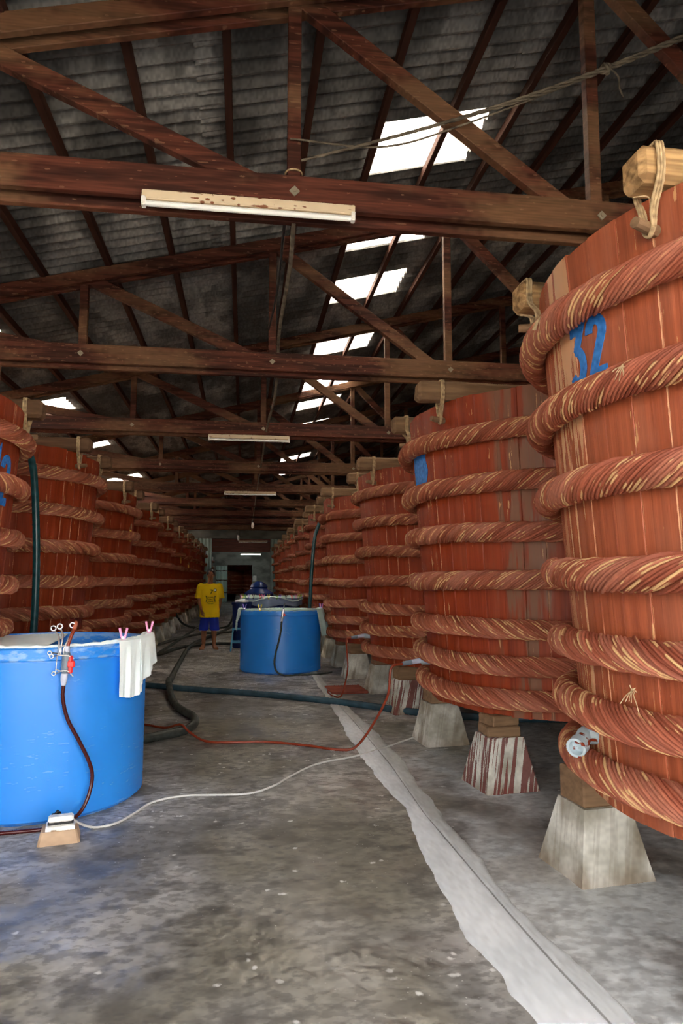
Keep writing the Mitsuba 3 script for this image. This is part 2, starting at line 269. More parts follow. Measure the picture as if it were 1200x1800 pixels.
ceil = thing('ceiling', 'sooty corrugated sheet roof with translucent skylight sheets on dark battens', kind='structure')
RP, CP, E0 = 0.79, 1.26, 2.20
def sheet_mesh(nw=5, seg=8, x0=-0.06, x1=0.16, ya=0.02, yb=0.03):
    n = nw*seg+4; y = np.linspace(-ya, RP+yb, n); x = np.linspace(x0, CP+x1, 3); Pg = np.zeros((3, n, 3))
    Pg[:, :, 0] = x[:, None]; Pg[:, :, 1] = y[None]; Pg[:, :, 2] = 0.033*np.sin(y*2*np.pi/(RP/nw))[None]+SLOPE*x[:, None]
    N = np.zeros_like(Pg); N[..., 2] = 1
    return slab(Pg, N, 0.007)
sheet = sheet_mesh(); sheet_d = mikit.ply(sheet, 'm_roof', 35); sk = sheet_mesh(x0=0.04, x1=0.10, ya=0.10, yb=0.10); sky_d = mikit.ply(grid(np.asarray(sk.vertices)[:len(sk.vertices)//2].reshape(3, -1, 3)), 'm_skylight', True)
SKY_R, SKY_L, far_sheets = {8: 0, 10: 0, 12: 0, 15: 0, 18: 0, 20: 0, 23: 0, 29: 0, 33: 0}, (11, 15, 19, 22, 25, 28, 31, 34), []
for c in range(-2, 7):
    xe = E0+CP*(1-c)
    for r in range(-1, 42):
        y = 5.87-0.395+RP*(r-8)+(0.28 if xe < -1.5 else 0.0)
        if y > Y1: continue
        k = round((xe-E0)/CP); lit = (k == -1 and r in SKY_R) or (k == -5 and r in SKY_L)
        w = T().translate([xe, y, roof_z(xe)+(0.030 if lit else 0.012*rng.random()+(0.008 if k % 2 else 0))]).rotate([1, 0, 0], float(rng.normal(0, 0.25)))
        if lit: add('skylight_sheet', sky_d, None, ceil, world=w, label='white translucent skylight sheet')
        elif r <= 30: add('roof_sheet', sheet_d, None, ceil, world=w)
        else:
            s2 = sheet.copy(); s2.apply_transform(np.array(w.matrix)); far_sheets.append(s2)
add('roof_sheet_far', cat_(far_sheets), 'm_roof', ceil, smooth=35, kind='stuff', label='corrugated sheets at the far end of the roof')
for j in range(-9, 8):
    x = 1.10+0.63*j
    if XW0 < x < XW1: add('batten', bar([x, Y0-0.1, roof_z(x)-0.075], [x, Y1, roof_z(x)-0.075], 0.055, 0.085, 0.004), 'm_purlin', ceil)
add('ridge_cap', box(XW1-0.2, XW1+0.1, Y0-0.1, Y1, roof_z(XW1)-0.05, roof_z(XW1)+0.08), 'm_roof', ceil)

def wall_prism(x0, x1, y0, y1):                       # a wall under the sloping roof
    v = [(x, y, z) for x in (x0, x1) for y in (y0, y1) for z in (0, roof_z(x)+0.03)]
    return trimesh.convex.convex_hull(np.array(v))
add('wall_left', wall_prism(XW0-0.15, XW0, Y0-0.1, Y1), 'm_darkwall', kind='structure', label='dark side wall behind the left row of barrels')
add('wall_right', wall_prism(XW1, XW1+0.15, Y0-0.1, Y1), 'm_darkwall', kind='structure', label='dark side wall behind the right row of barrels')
wb = thing('wall_back', 'grey plastered end wall with a wide opening between corrugated gates', kind='structure')
add('wall_panel', box(XW0, -1.45, Y1, Y1+0.2, 0, 3.32), 'm_wall', wb); add('wall_panel', box(1.2, XW1, Y1, Y1+0.2, 0, 3.32), 'm_wall', wb)
add('lintel', box(XW0, XW1, Y1-0.06, Y1+0.2, 3.32, 3.82), 'm_wall', wb)
v = np.array([(x, y, z) for x in (XW0, XW1) for y in (Y1, Y1+0.2) for z in (3.82, roof_z(x)+0.03)]); add('gable', trimesh.convex.convex_hull(v), 'm_darkwall', wb)
def ribbed(x0, x1, z0, z1, y, pitch=0.16):
    xs = np.linspace(x0, x1, max(4, int((x1-x0)/pitch)*8)); ph = (xs-x0)/pitch*2*np.pi; yy = y+0.02*np.clip(1.6*np.sin(ph), -1, 1); Pg = np.zeros((2, len(xs), 3))
    Pg[:, :, 0] = xs; Pg[:, :, 1] = yy; Pg[0, :, 2] = z0; Pg[1, :, 2] = z1; N = np.zeros_like(Pg); N[..., 1] = -1
    return slab(Pg, N, 0.01)
for i, (a, b) in enumerate(((-2.52, -1.45), (1.2, 2.05))):
    g = thing(f'door_{i+1}', ('left' if i == 0 else 'right')+' pale green corrugated sliding gate at the far opening', kind='structure')
    add('gate_sheet', ribbed(a, b, 0.05, 3.3, Y1-0.12), 'm_gate', g, smooth=40)
    for z in (0.95, 1.75, 2.5): add('gate_rail', box(a, b, Y1-0.10, Y1-0.075, z, z+0.06), 'm_purlin', g)
fwl = thing('wall_front', 'front end wall with the wide entrance behind the viewer', kind='structure')
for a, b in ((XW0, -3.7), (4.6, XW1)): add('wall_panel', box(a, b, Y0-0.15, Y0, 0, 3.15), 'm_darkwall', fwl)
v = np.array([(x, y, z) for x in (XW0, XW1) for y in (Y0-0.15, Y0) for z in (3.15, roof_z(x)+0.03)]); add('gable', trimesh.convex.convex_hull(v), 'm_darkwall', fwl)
# the room beyond
rb = thing('wall_far_room', 'dim back room seen through the far opening', kind='structure')
YB = 45.0
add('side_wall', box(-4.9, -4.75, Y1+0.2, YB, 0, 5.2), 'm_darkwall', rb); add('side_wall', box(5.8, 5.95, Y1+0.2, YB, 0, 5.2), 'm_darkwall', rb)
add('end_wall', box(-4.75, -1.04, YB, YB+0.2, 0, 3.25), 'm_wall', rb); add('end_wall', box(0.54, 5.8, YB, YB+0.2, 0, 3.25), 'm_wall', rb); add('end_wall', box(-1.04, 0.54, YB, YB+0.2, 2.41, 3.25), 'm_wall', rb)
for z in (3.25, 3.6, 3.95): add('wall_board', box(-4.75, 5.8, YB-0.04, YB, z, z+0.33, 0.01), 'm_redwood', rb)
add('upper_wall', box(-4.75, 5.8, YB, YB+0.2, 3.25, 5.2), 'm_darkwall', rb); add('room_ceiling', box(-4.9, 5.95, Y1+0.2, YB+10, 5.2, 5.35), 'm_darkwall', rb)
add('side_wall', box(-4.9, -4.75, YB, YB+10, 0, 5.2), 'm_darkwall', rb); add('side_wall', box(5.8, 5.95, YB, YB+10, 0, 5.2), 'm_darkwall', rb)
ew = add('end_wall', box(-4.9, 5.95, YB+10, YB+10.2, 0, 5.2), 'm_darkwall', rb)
d3 = thing('door_3', 'pale metal door leaf standing open beside the dark far doorway', kind='structure')
add('door_sheet', ribbed(-1.75, -1.04, 0.03, 2.35, YB-0.15, 0.2), 'm_gate', d3, smooth=40)
for z in (0.6, 1.4, 2.0): add('door_rail', box(-1.75, -1.04, YB-0.19, YB-0.165, z, z+0.06), 'm_purlin', d3)
add('notice', box(0.6, 0.82, YB-0.012, YB, 1.36, 1.72), 'm_white', label='white paper notice on the far wall right of the dark doorway', cat='notice')

# ------------------------------------------------------------------ roof trusses
ZT = 3.70
TY = [3.90, 7.08, 10.3, 13.75, 17.0, 20.2, 23.4, 26.6, 29.8]; TY = [0.65]+TY
PX = [-3.59, -1.66, 0.265, 2.195, 4.12]
ORD = ['', 'nearest', 'second', 'third', 'fourth', 'fifth', 'sixth', 'seventh', 'eighth', 'farthest']
def rafter_z(x): return 4.925+SLOPE*x
def truss(i, y):
    if i == 0: lab = 'rust brown timber roof truss over the front opening'
    elif i == 1: lab = 'nearest rust brown roof truss, its beam carrying the longest looking white tube lamp'
    else: lab = f'{ORD[i]} rust brown timber roof truss from the front'
    t = thing('roof_truss', lab, 'roof truss', 'timber roof trusses')
    add('tie_beam', box(XW0, XW1, y-0.085, y-0.035, ZT-0.095, ZT+0.10, 0.004), 'm_beam', t)
    add('tie_beam', box(XW0, XW1, y+0.035, y+0.085, ZT-0.125, ZT+0.065, 0.004), 'm_beam', t)
    for dy in (-0.062, 0.062): add('rafter', bar([XW0, y+dy, rafter_z(XW0)], [XW1, y+dy, rafter_z(XW1)], 0.05, 0.128, 0.004), 'm_beam', t)
    for k, x in enumerate(PX):
        add('post', box(x-0.04, x+0.04, y-0.034, y+0.034, ZT-0.06, rafter_z(x)+0.05, 0.004), 'm_beam', t)
        if k < 4:
            a, b = x+0.05, PX[k+1]-0.14
            add('web_diagonal', bar([a, y, rafter_z(a)-0.02], [b, y, ZT+0.03], 0.066, 0.115, 0.004), 'm_beam', t)
        if i > 0:
            n = add('bolt_plate', bar([x, y-0.094, ZT], [x, y-0.085, ZT], 0.045, 0.045, 0.001, roll=[1, 0, 1]), 'm_bolt', t) if i < 5 else None
            if n and i < 4: add('nut', cyl([x, y-0.104, ZT], [x, y-0.09, ZT], 0.011, 6), 'm_bolt', n)
    return t
for i, y in enumerate(TY): truss(i, y)

# ------------------------------------------------------------------ barrels
NS = 50
def vat_r(z, s): return s['Rb']+(s['Rt']-s['Rb'])*(z-s['zb'])/(s['zt']-s['zb'])
def stave(s, k, idx, gen):
    a0, a1 = 2*np.pi*k/NS, 2*np.pi*(k+1)/NS; d = 0.03*(a1-a0); off = gen.normal(0, 0.0011); zb = s['zb']+gen.normal(0, 0.004); zt = s['zt']+gen.normal(0, 0.005)
    fr = [0.001, 0.022, 0.35, 0.65, 0.978, 0.999]; dp = [-0.0026, 0, 0, 0, 0, -0.0026]; V, UV = [], []
    for z in (zb, zt):
        R = vat_r(z, s)+off
        for f, e in zip(fr, dp): a = a0+(a1-a0)*f; V.append((math.cos(a)*(R+e), math.sin(a)*(R+e), z)); UV.append((idx+f, z))
        for f in (0.996, 0.004): a = a0+(a1-a0)*f; V.append((math.cos(a)*(R-0.05), math.sin(a)*(R-0.05), z)); UV.append((idx+0.5, z))
    F = []
    for j in range(8): q = (j+1) % 8; F += [(j, q, 8+q), (j, 8+q, 8+j)]
    F += [(0, 7, 6), (0, 6, 1), (1, 6, 2), (2, 6, 3), (3, 6, 4), (4, 6, 5)]
    F += [(8, 14, 15), (8, 9, 14), (9, 10, 14), (10, 11, 14), (11, 12, 14), (12, 13, 14)]
    return np.array(V), np.array(F), np.array(UV)
def rope(R, z, rr, nst, m, nring, tw, seed, amp=0.011, span=(0.0, 2*np.pi), lump=0.05):
    g = np.random.default_rng(seed); th = np.linspace(span[0], span[1], nring); s = th*R; q = np.arange(nst*m); t = (q % m)/m
    srand = g.normal(0, 0.0022, nst)[q//m]; ph = g.random()*50
    lum = (meshkit.noise(np.stack([s*2.2+ph, s*0, s*0], 1))-0.5)*2*lump
    wob = (meshkit.noise(np.stack([s*1.1+ph, s*0+3, s*0], 1))-0.5)*0.035
    psi = 2*np.pi*q[None]/(nst*m)+tw*s[:, None]*(1+0.0)+(meshkit.noise(np.stack([s*1.4+ph, s*0+9, s*0], 1))[:, None]-0.5)*2.2
    jit = (meshkit.noise(np.stack([np.repeat(s*4, nst), np.tile(np.arange(nst)*7.3, nring), np.zeros(nring*nst)+ph], 1)).reshape(nring, nst)-0.5)*0.008
    r = rr*(1+lum[:, None])+amp*(np.sqrt(np.clip(1-(2*t-1)**2, 0, 1)))[None]-amp+srand[None]+jit[:, q//m]
    x = R+rr*0.86+r*np.cos(psi); zz_ = z+wob[:, None]+r*np.sin(psi)*1.04
    Pg = np.stack([x*np.cos(th)[:, None], x*np.sin(th)[:, None], zz_], -1)
    Pg = np.concatenate([Pg, Pg[:, :1]], 1); mesh = grid(Pg)
    U = np.repeat((s+seed*3.7)[:, None], nst*m+1, 1); Vv = np.tile((np.arange(nst*m+1)/m+(seed % 17)*40)[None], (nring, 1))
    return mesh, np.stack([U.ravel(), Vv.ravel()], 1)
ROPEZ = np.array([2.505, 2.145, 1.79, 1.44, 1.12, 0.875, 0.64])
TWIST = [1, 1, 1, 1, -1, -1, -1]
def digit_shape(ch):
    from shapely.geometry import LineString
    arc = lambda cx, cy, r, a, b: [(cx+r*math.cos(math.radians(t)), cy+r*math.sin(math.radians(t))) for t in np.linspace(a, b, 14)]
    P_ = {'3': [(0.03, 0.93), (0.34, 0.93), (0.19, 0.61)]+[(0.16+0.17*x, 0.32+0.26*y) for x, y in arc(0, 0, 1, 75, -150)],
          '2': [(0.19+0.15*x, 0.74+0.19*y) for x, y in arc(0, 0, 1, 180, -20)]+[(0.06, 0.07), (0.38, 0.07)],
          '1': [(0.08, 0.75), (0.2, 0.93), (0.2, 0.03)]}[ch]
    return LineString(P_).buffer(0.082, cap_style='flat', join_style='mitre')
def number_mesh(ch, h, s, ang, zc, side):
    """a painted numeral bent round the barrel; ang = where its middle stands"""
    m = trimesh.creation.extrude_polygon(digit_shape(ch), 0.0035, engine='earcut')
    m = m.subdivide_to_size(0.12); v = np.array(m.vertices); x, z = (v[:, 0]-0.19)*h*1.12, zc+(v[:, 1]-0.5)*h; R = np.array([vat_r(q, s) for q in z])+0.001+v[:, 2]
    a = ang+x/1.25
    return trimesh.Trimesh(np.stack([R*np.cos(a), R*np.sin(a), z], 1), m.faces, process=False)
LODS = {0: (21, 6, 200, 40000), 1: (20, 5, 140, 0), 2: (18, 3, 64, 0), 3: (12, 3, 36, 0)}
share = {}
def barrel(cx, cy, label, lod, idx, dz=0.0, front=math.pi, number=None, zt=2.74, tone=0):
    s = dict(Rb=1.125, Rt=1.285, zb=0.49, zt=zt)
    k = thing('barrel', label, 'barrel', 'rope-bound fermentation barrels'); w = T().translate([cx, cy, 0])
    gen = np.random.default_rng(idx+5)
    if lod <= 1:
        for j in range(NS):
            v, f, uv = stave(s, j, idx*64+j, gen); add('stave', (v, f), 'm_vat', k, uv=uv, world=w)
    else:
        key = ('body', zt)
        if key not in share:
            ps = [stave(s, j, 2000+j, gen) for j in range(NS)]; n = 0; vs, fs, us = [], [], []
            for v, f, u in ps: vs.append(v); fs.append(f+n); us.append(u); n += len(v)
            share[key] = mikit.ply((np.vstack(vs), np.vstack(fs)), 'm_vat', False, uv=np.vstack(us))
        add('body', share[key], None, k, world=w)
    bk = ('bottom', zt)
    if bk not in share:
        n = 48; a = np.arange(n)*2*np.pi/n; pts = np.vstack([np.stack([np.cos(a)*1.08, np.sin(a)*1.08, a*0+0.53], 1), np.stack([np.cos(a)*1.08, np.sin(a)*1.08, a*0+0.57], 1)]); share[bk] = mikit.ply(trimesh.convex.convex_hull(pts), 'm_oldwood')
        r2 = vat_r(zt-0.25, s)-0.055; pts = np.vstack([np.stack([np.cos(a)*r2, np.sin(a)*r2, a*0+zt-0.25], 1), np.stack([np.cos(a)*r2, np.sin(a)*r2, a*0+zt-0.21], 1)]); share['lid', zt] = mikit.ply(trimesh.convex.convex_hull(pts), 'm_oldwood')
    add('bottom', share[bk], None, k, world=w); add('lid', share['lid', zt], None, k, world=w)
    nst, m, nr, _ = LODS[lod]
    for j, z in enumerate(ROPEZ):
        zr = z+(zt-2.78)*0.8*(z-0.5)/2.2+dz
        if lod <= 1:
            ms, uv = rope(vat_r(zr, s), zr, 0.061 if lod else 0.066, nst, m, nr, (TWIST[j] if front > 1 else (1 if gen.random() > 0.45 else -1)*1)*(11.0+2*gen.random()), idx*10+j, span=(front-2.2, front+2.2+1.68))
            add('rope', ms, 'm_rope', k, smooth=True, uv=uv, world=w)
        else:
            kk = ('rope', lod, j, zt, round(dz, 3), front)
            if kk not in share:
                ms, uv = rope(vat_r(zr, s), zr, 0.060, nst, m, nr, TWIST[j]*10.0, 300+j+lod*10, amp=0.008); share[kk] = mikit.ply(ms, 'm_rope', True, uv=uv)
            add('rope', share[kk], None, k, world=w)
    if number:
        chars, ang, zc, h, step = number
        for q, ch in enumerate(chars):
            add('numeral', number_mesh(ch, h, s, ang+(q-(len(chars)-1)/2)*step, zc, 0), 'm_number', k, world=w, label=f'blue painted numeral {ch}')
    if idx == 1:
        P = np.zeros((12, 14, 3))
        for q, z in enumerate(np.linspace(2.05, 2.42, 12)):
            for r_, a in enumerate(np.linspace(math.pi-0.10+0.01*math.sin(z*40), math.pi+0.16+0.012*math.sin(z*31), 14)): R_ = vat_r(z, s)+0.0045; P[q, r_] = (R_*math.cos(a), R_*math.sin(a), z)
        N = P.copy(); N[..., 2] = 0; N /= np.linalg.norm(N, axis=-1, keepdims=True)
        add('paint_patch', slab(P, N, 0.003), 'm_number', k, world=w, label='blue painted patch facing the aisle')
    # pegs under the beams
    for sg in (-1, 1):
        a = front+sg*0.385; zp = zt-0.135; R = vat_r(zp, s); c, q = math.cos(a), math.sin(a)
        add('peg', cyl([cx+c*(R-0.03), cy+q*(R-0.03), zp], [cx+c*(R+0.115), cy+q*(R+0.115), zp+0.005], 0.024, 10, 0.02), 'm_oldwood', k, label='short wooden peg')
    return k, s
def beam_on(cx, cy, zt, front, off, label, wood, ln=1.0, h=0.14, w=0.14, over=0.17, seed=0, rough=False):
    """a press beam laid across the barrel's rim and tied down to the peg"""
    sx = math.cos(front); R = 1.285; xe = cx+sx*(math.sqrt(R*R-off*off)+over); xb = cx-sx*ln; y = cy+off; z0 = zt+0.006
    b = thing('press_beam', label, 'wooden beam', 'timbers laid across the barrel tops')
    m = box(min(xe, xb), max(xe, xb), y-w/2, y+w/2, z0, z0+h, 0.022)
    if rough:
        m = m.subdivide_to_size(0.09); n = meshkit.fbm(np.asarray(m.vertices)*9+seed, 3)-0.5; m.vertices += np.stack([n*0.03, (meshkit.fbm(np.asarray(m.vertices)*7+9, 3)-0.5)*0.05, np.clip(n, 0, 1)*0.0], 1)
    add('timber', m, wood, b, smooth=25)
    a = front+(0.385 if off*math.sin(front+0.385) > 0 else -0.385); zp = zt-0.135; rp = 1.275
    px, py = cx+math.cos(a)*(rp+0.035), cy+math.sin(a)*(rp+0.035)
    lx = px; e = 0.006
    for q in range(3):
        dx = (q-1)*0.011
        loop = [(px+dx*0.5, py-0.028, zp-0.002), (px+dx, py-0.035, zp+0.07), (lx+dx, y-w/2-e, z0+0.02), (lx+dx, y-w/2-e, z0+h-0.01), (lx+dx, y-w/2+0.02, z0+h+e), (lx+dx, y+w/2-0.02, z0+h+e), (lx+dx, y+w/2+e, z0+h-0.01), (lx+dx, y+w/2+e, z0+0.02), (px+dx, py+0.035, zp+0.07), (px+dx*0.5, py+0.028, zp-0.002), (px+dx*0.3, py, zp-0.029), (px+dx*0.5, py-0.028, zp-0.002)]
        add('lashing', tube(loop, 0.0055, 6, 5), 'm_twine', b, smooth=True, label='pale twine lashing' if q == 0 else None)
    if seed == 1: add('loose_end', tube([(px, py-0.03, zp+0.075), (px-0.03, py-0.04, zp+0.10), (px-0.09, py-0.05, zp+0.085)], 0.002, 5), 'm_twine', b)
    return b

RIGHT = [(2.65, 2.67, 2.82, 0), (2.65, 5.35, 2.745, 0), (2.65, 8.05, 2.66, 1), (2.54, 10.8, 2.68, 1), (2.54, 13.5, 2.70, 2), (2.54, 16.2, 2.68, 2), (2.54, 18.9, 2.68, 3), (2.54, 21.6, 2.68, 3), (2.54, 24.3, 2.68, 3), (2.54, 27.0, 2.68, 3), (2.54, 29.7, 2.68, 3)]
LEFT = [(-2.87, 4.92, 2.645, 1), (-2.87, 7.6, 2.70, 1), (-2.87, 10.28, 2.64, 1), (-2.87, 13.1, 2.66, 2), (-2.87, 15.8, 2.66, 2), (-2.87, 18.5, 2.66, 2), (-2.87, 21.2, 2.66, 3), (-2.87, 23.9, 2.66, 3), (-2.87, 26.6, 2.66, 3), (-2.87, 29.3, 2.66, 3)]
ORDN = ['nearest', 'second', 'third', 'fourth', 'fifth', 'sixth', 'seventh', 'eighth', 'ninth', 'tenth', 'farthest']
for i, (cx, cy, zt, lod) in enumerate(RIGHT):
    lab = ['huge red brown wooden barrel at the right edge with blue number 32', 'second barrel in the right row, behind number 32, with orange hose on its outlet', 'third red brown barrel in the right row, thin red hose on its outlet'][i] if i < 3 else f'{ORDN[i]} rope-bound wooden barrel from the front in the right row'
    num = [('32', math.pi+0.067, 2.368, 0.255, 0.112)][i] if i < 1 else None
    barrel(cx, cy, lab, lod, i, 0.0 if i % 2 == 0 else -0.02, math.pi, num, zt)
    for off in (-0.5, 0.62):
        which = 'near' if off < 0 else 'far'
        beam_on(cx, cy, zt, math.pi, off, f'squared timber across the {which} side of the {ORDN[i]} barrel in the right row', 'm_wood' if i == 0 else 'm_oldwood', seed=1 if (i == 0 and off < 0) else i+2, rough=i > 0, over=(0.10 if off < 0 else 0.13) if i == 0 else 0.21)
for i, (cx, cy, zt, lod) in enumerate(LEFT):
    lab = 'red brown barrel cut by the left edge of the view, blue numeral on its side' if i == 0 else f'{ORDN[i]} rope-bound wooden barrel from the front in the left row'+(', yellow tag on its side' if i in (2, 5, 6) else '')
    num = ('12', -0.08, 2.10, 0.34, 0.115) if i == 0 else None
    barrel(cx, cy, lab, lod, 20+i, 0.0, 0.0, num, zt)
    for off in (-0.5, 0.5):
        which = 'near' if off < 0 else 'far'
        beam_on(cx, cy, zt, 0.0, off, f'squared timber across the {which} side of the {ORDN[i]} barrel in the left row', 'm_darkwood', seed=i+3, rough=i > 0, over=0.15)

# concrete piers with wooden blocks under every barrel
def pier(x, y, label, red=False, h=0.36, bw=0.2, tw=0.125, blocks=1, rot=0.0, seed=0):
    k = thing('concrete_pier', label, 'pier', 'concrete piers under the barrels')
    g = np.random.default_rng(seed); pts = []
    for zc, wv in ((0.0, bw), (h, tw)):
        for sx, sy in ((-1, -1), (1, -1), (1, 1), (-1, 1)):
            for c in ((0.95, 1.0), (1.0, 0.95)): pts.append((sx*wv*c[0]+g.normal(0, 0.003), sy*wv*c[1]+g.normal(0, 0.003), zc+(0.012 if False else 0)))
    m = trimesh.convex.convex_hull(np.array(pts)).subdivide_to_size(0.07); v = np.array(m.vertices)
    v += (meshkit.fbm(v*11+seed, 3)[:, None]-0.5)*0.009*np.array([1, 1, 0.15]); m.vertices = v
    M = trimesh.transformations.rotation_matrix(rot, [0, 0, 1]); M[:3, 3] = (x, y, 0.0); m.apply_transform(M)
    m.vertices[:, 2] = np.maximum(m.vertices[:, 2], 0.0)
    add('footing', m, 'm_pier_red' if red else 'm_pier', k, smooth=28)
    z = h; top = 0.488
    for b in range(blocks):
        t = (top-h)/blocks; w_ = tw*(0.95-0.1*b*(b % 2)); bm = box(-w_, w_, -w_*0.9, w_*0.9, z, z+t-0.001, 0.008); M2 = trimesh.transformations.rotation_matrix(rot+0.12*((b % 2)*2-1)*(blocks > 1), [0, 0, 1]); M2[:3, 3] = (x, y, 0); bm.apply_transform(M2); z += t
        add('wood_block', bm, 'm_oldwood', k, label='weathered wood packing block' if b == 0 else None)
    return k
PR = [[2.0, 3.33], [4.72, 6.04], [7.45, 8.8], [10.12, 11.48]]
for i, (cx, cy, zt, lod) in enumerate(RIGHT):
    ysx = PR[i] if i < 4 else [cy-0.67, cy+0.67]
    for j, y in enumerate(ysx):
        if (i, j) == (0, 0): y = 2.0
        lab = {(0, 1): 'pale concrete pier under the barrel numbered 32', (1, 0): 'red streaked concrete pier under the second barrel in the right row', (1, 1): 'plain tan concrete pier under the far side of the second right barrel', (0, 0): 'concrete pier hidden under the near side of the barrel numbered 32'}.get((i, j), f'{"near" if j == 0 else "far"} aisle-side pier under the {ORDN[i]} barrel in the right row')
        pier((1.79 if (i, j) == (1, 0) else 1.745) if i < 2 else cx-0.87, y, lab, red=(i, j) in ((1, 0), (2, 0)), blocks=2 if (i, j) == (1, 0) else 1, rot=0.10, seed=i*4+j, h=0.325 if i == 0 else 0.345)
    for j, y in enumerate((cy-0.67, cy+0.67)):
        pier(cx+0.87, y, f'{"near" if j == 0 else "far"} wall-side pier under the {ORDN[i]} barrel in the right row', rot=0.0, seed=100+i*4+j)
for i, (cx, cy, zt, lod) in enumerate(LEFT):
    for j, y in enumerate((cy-0.67, cy+0.67)):
        pier(cx+0.87, y, f'{"near" if j == 0 else "far"} aisle-side pier under the {ORDN[i]} barrel in the left row', seed=200+i*4+j, rot=-0.05)
        pier(cx-0.87, y, f'{"near" if j == 0 else "far"} wall-side pier under the {ORDN[i]} barrel in the left row', seed=300+i*4+j)

# frayed fibres sticking out of the ropes of the nearest barrel
g = np.random.default_rng(8); hair_ = []
for (a, z, n_) in ((math.radians(-162), 2.19, 7), (math.radians(-166), 1.02, 8), (math.radians(178), 2.55, 14), (math.radians(-150), 0.79, 5)):
    for q in range(n_):
        R_ = 1.13+0.16*(z-0.49)/2.3+0.12; p = np.array([2.65+math.cos(a)*R_, 2.67+math.sin(a)*R_, z]); d = g.normal(0, 0.014, 3)+np.array([math.cos(a)*0.012, math.sin(a)*0.012, -0.016])
        hair_.append(tube([p-d*0.4, p+d*0.6, p+d*1.3+[0, 0, -0.012]], 0.0017, 4, 3))
add('frayed_fibres', cat_(hair_), 'm_twine', 'barrel', kind='stuff', label='frayed pale fibres on the ropes')

# barrels in the room beyond the far opening
for i, (cx, cy, lab) in enumerate(((-3.05, 35.0, 'nearer of the two barrels seen past the left gate in the back room'), (-2.95, 38.2, 'farther of the two barrels seen past the left gate in the back room'), (3.05, 36.5, 'barrel seen past the right gate in the back room'), (-1.2, 49.5, 'left of the two barrels inside the dark far doorway'), (0.75, 50.5, 'right of the two barrels inside the dark far doorway'))):
    barrel(cx, cy, lab, 3, 40+i, 0.0, math.pi, None, 2.68)
    for j, (a, b) in enumerate(((-0.8, -0.7), (0.8, -0.7), (-0.8, 0.7), (0.8, 0.7))):
        pier(cx+a, cy+b, f'{("left near", "right near", "left far", "right far")[j]} pier under the '+lab.split(' seen')[0].split(' inside')[0].replace('the two ', 'two ')+(' by the left gate', ' by the left gate', ' by the right gate', ' in the far doorway', ' in the far doorway')[i], seed=400+i*4+j)

# outlets near the barrel feet
def pipe_thing(name, label, cat): return thing(name, label, cat)
s_ = dict(Rb=1.125, Rt=1.285, zb=0.49, zt=2.82)
def outlet_pt(cx, cy, a, z, d): R = vat_r(z, s_)+d; return np.array([cx+math.cos(a)*R, cy+math.sin(a)*R, z])
A = math.radians(170)
k = pipe_thing('drain_elbow', 'open grey plastic pipe elbow on the barrel numbered 32', 'pipe')
p0, p1 = outlet_pt(2.65, 2.67, A, 0.755, -0.03), outlet_pt(2.65, 2.67, A, 0.755, 0.035)
e = p1+np.array([-0.055, -0.045, -0.03])
add('elbow', tube([p0, p1, p1+np.array([-0.028, -0.02, -0.012]), e], 0.034, 16, 6), 'm_pvc', k, smooth=True)
dv = np.array([-0.72, -0.62, -0.2]); dv /= np.linalg.norm(dv)
ring = m3.Manifold.cylinder(0.05, 0.042, 0.042, 24)-m3.Manifold.cylinder(0.2, 0.031, 0.031, 24).translate([0, 0, 0.012])
def place(man, p, d):
    mm = man.to_mesh(); tm = trimesh.Trimesh(mm.vert_properties[:, :3], mm.tri_verts, process=False); tm.apply_transform(trimesh.geometry.align_vectors([0, 0, 1], d)); tm.apply_translation(p); return tm
add('socket', place(ring, e, dv), 'm_pvc', k, smooth=30)
add('collar', cyl(p0, p1, 0.045, 16), 'm_pvc', k, smooth=30)
def outlet(cx, cy, label, z=0.765, a=A, hose=True):
    k = thing('outlet_valve', label, 'valve'); p = outlet_pt(cx, cy, a, z, -0.03); q = outlet_pt(cx, cy, a, z+0.0, 0.07); d = np.array([-0.95, -0.2, -0.12]); d /= np.linalg.norm(d)
    add('body', cyl(p, q, 0.034, 14), 'm_pvc', k, smooth=30); add('nipple', cyl(q-d*0.01, q+d*0.10, 0.023, 12, 0.019), 'm_palegrey', k, smooth=30)
    add('sleeve', cyl(q+d*0.09, q+d*0.17, 0.021, 12, 0.017), 'm_grey', k, smooth=30); add('handle', box(q[0]-0.02, q[0]+0.04, q[1]-0.02, q[1]+0.02, z+0.03, z+0.062, 0.008), 'm_red', k, label='red handle'); return q+d*0.17
o2 = outlet(2.65, 5.35, 'grey outlet valve with red handle on the second barrel in the right row')
o3 = outlet(2.65, 8.05, 'grey outlet valve with red handle on the third barrel in the right row', 0.755)
oL = [outlet(-2.87, cy, f'pale outlet pipe at the foot of the {n} barrel in the left row', 0.66, 0.0) for cy, n in ((10.28, 'third'), (13.1, 'fourth'))] if False else None

# yellow tags on the left row
for (cx, cy, z, a, n) in ((-2.87, 10.28, 2.06, -0.09, 'third'), (-2.87, 18.5, 1.95, -0.1, 'sixth'), (-2.87, 21.2, 1.8, -0.1, 'seventh')):
    R = 1.125+0.16*(z-0.49)/2.2+0.012; w_ = 0.11 if n == 'third' else 0.15; g = np.linspace(-w_/2, w_/2, 5)
    V = np.array([[[cx+math.cos(a+x/R)*R, cy+math.sin(a+x/R)*R, z+h] for x in g] for h in (-0.085, 0.0, 0.085)]); N = np.zeros_like(V); N[..., 0] = 1
    k = thing('paper_tag', f'yellow paper tag hanging on the {n} barrel in the left row', 'tag', 'yellow tags on the left row'); add('sheet', slab(V, N, 0.003), 'm_tag', k); add('string', tube([V[2, 0], (V[2, 2]+[0.01, 0, 0.09]), V[2, 4]], 0.003, 5), 'm_twine', k)

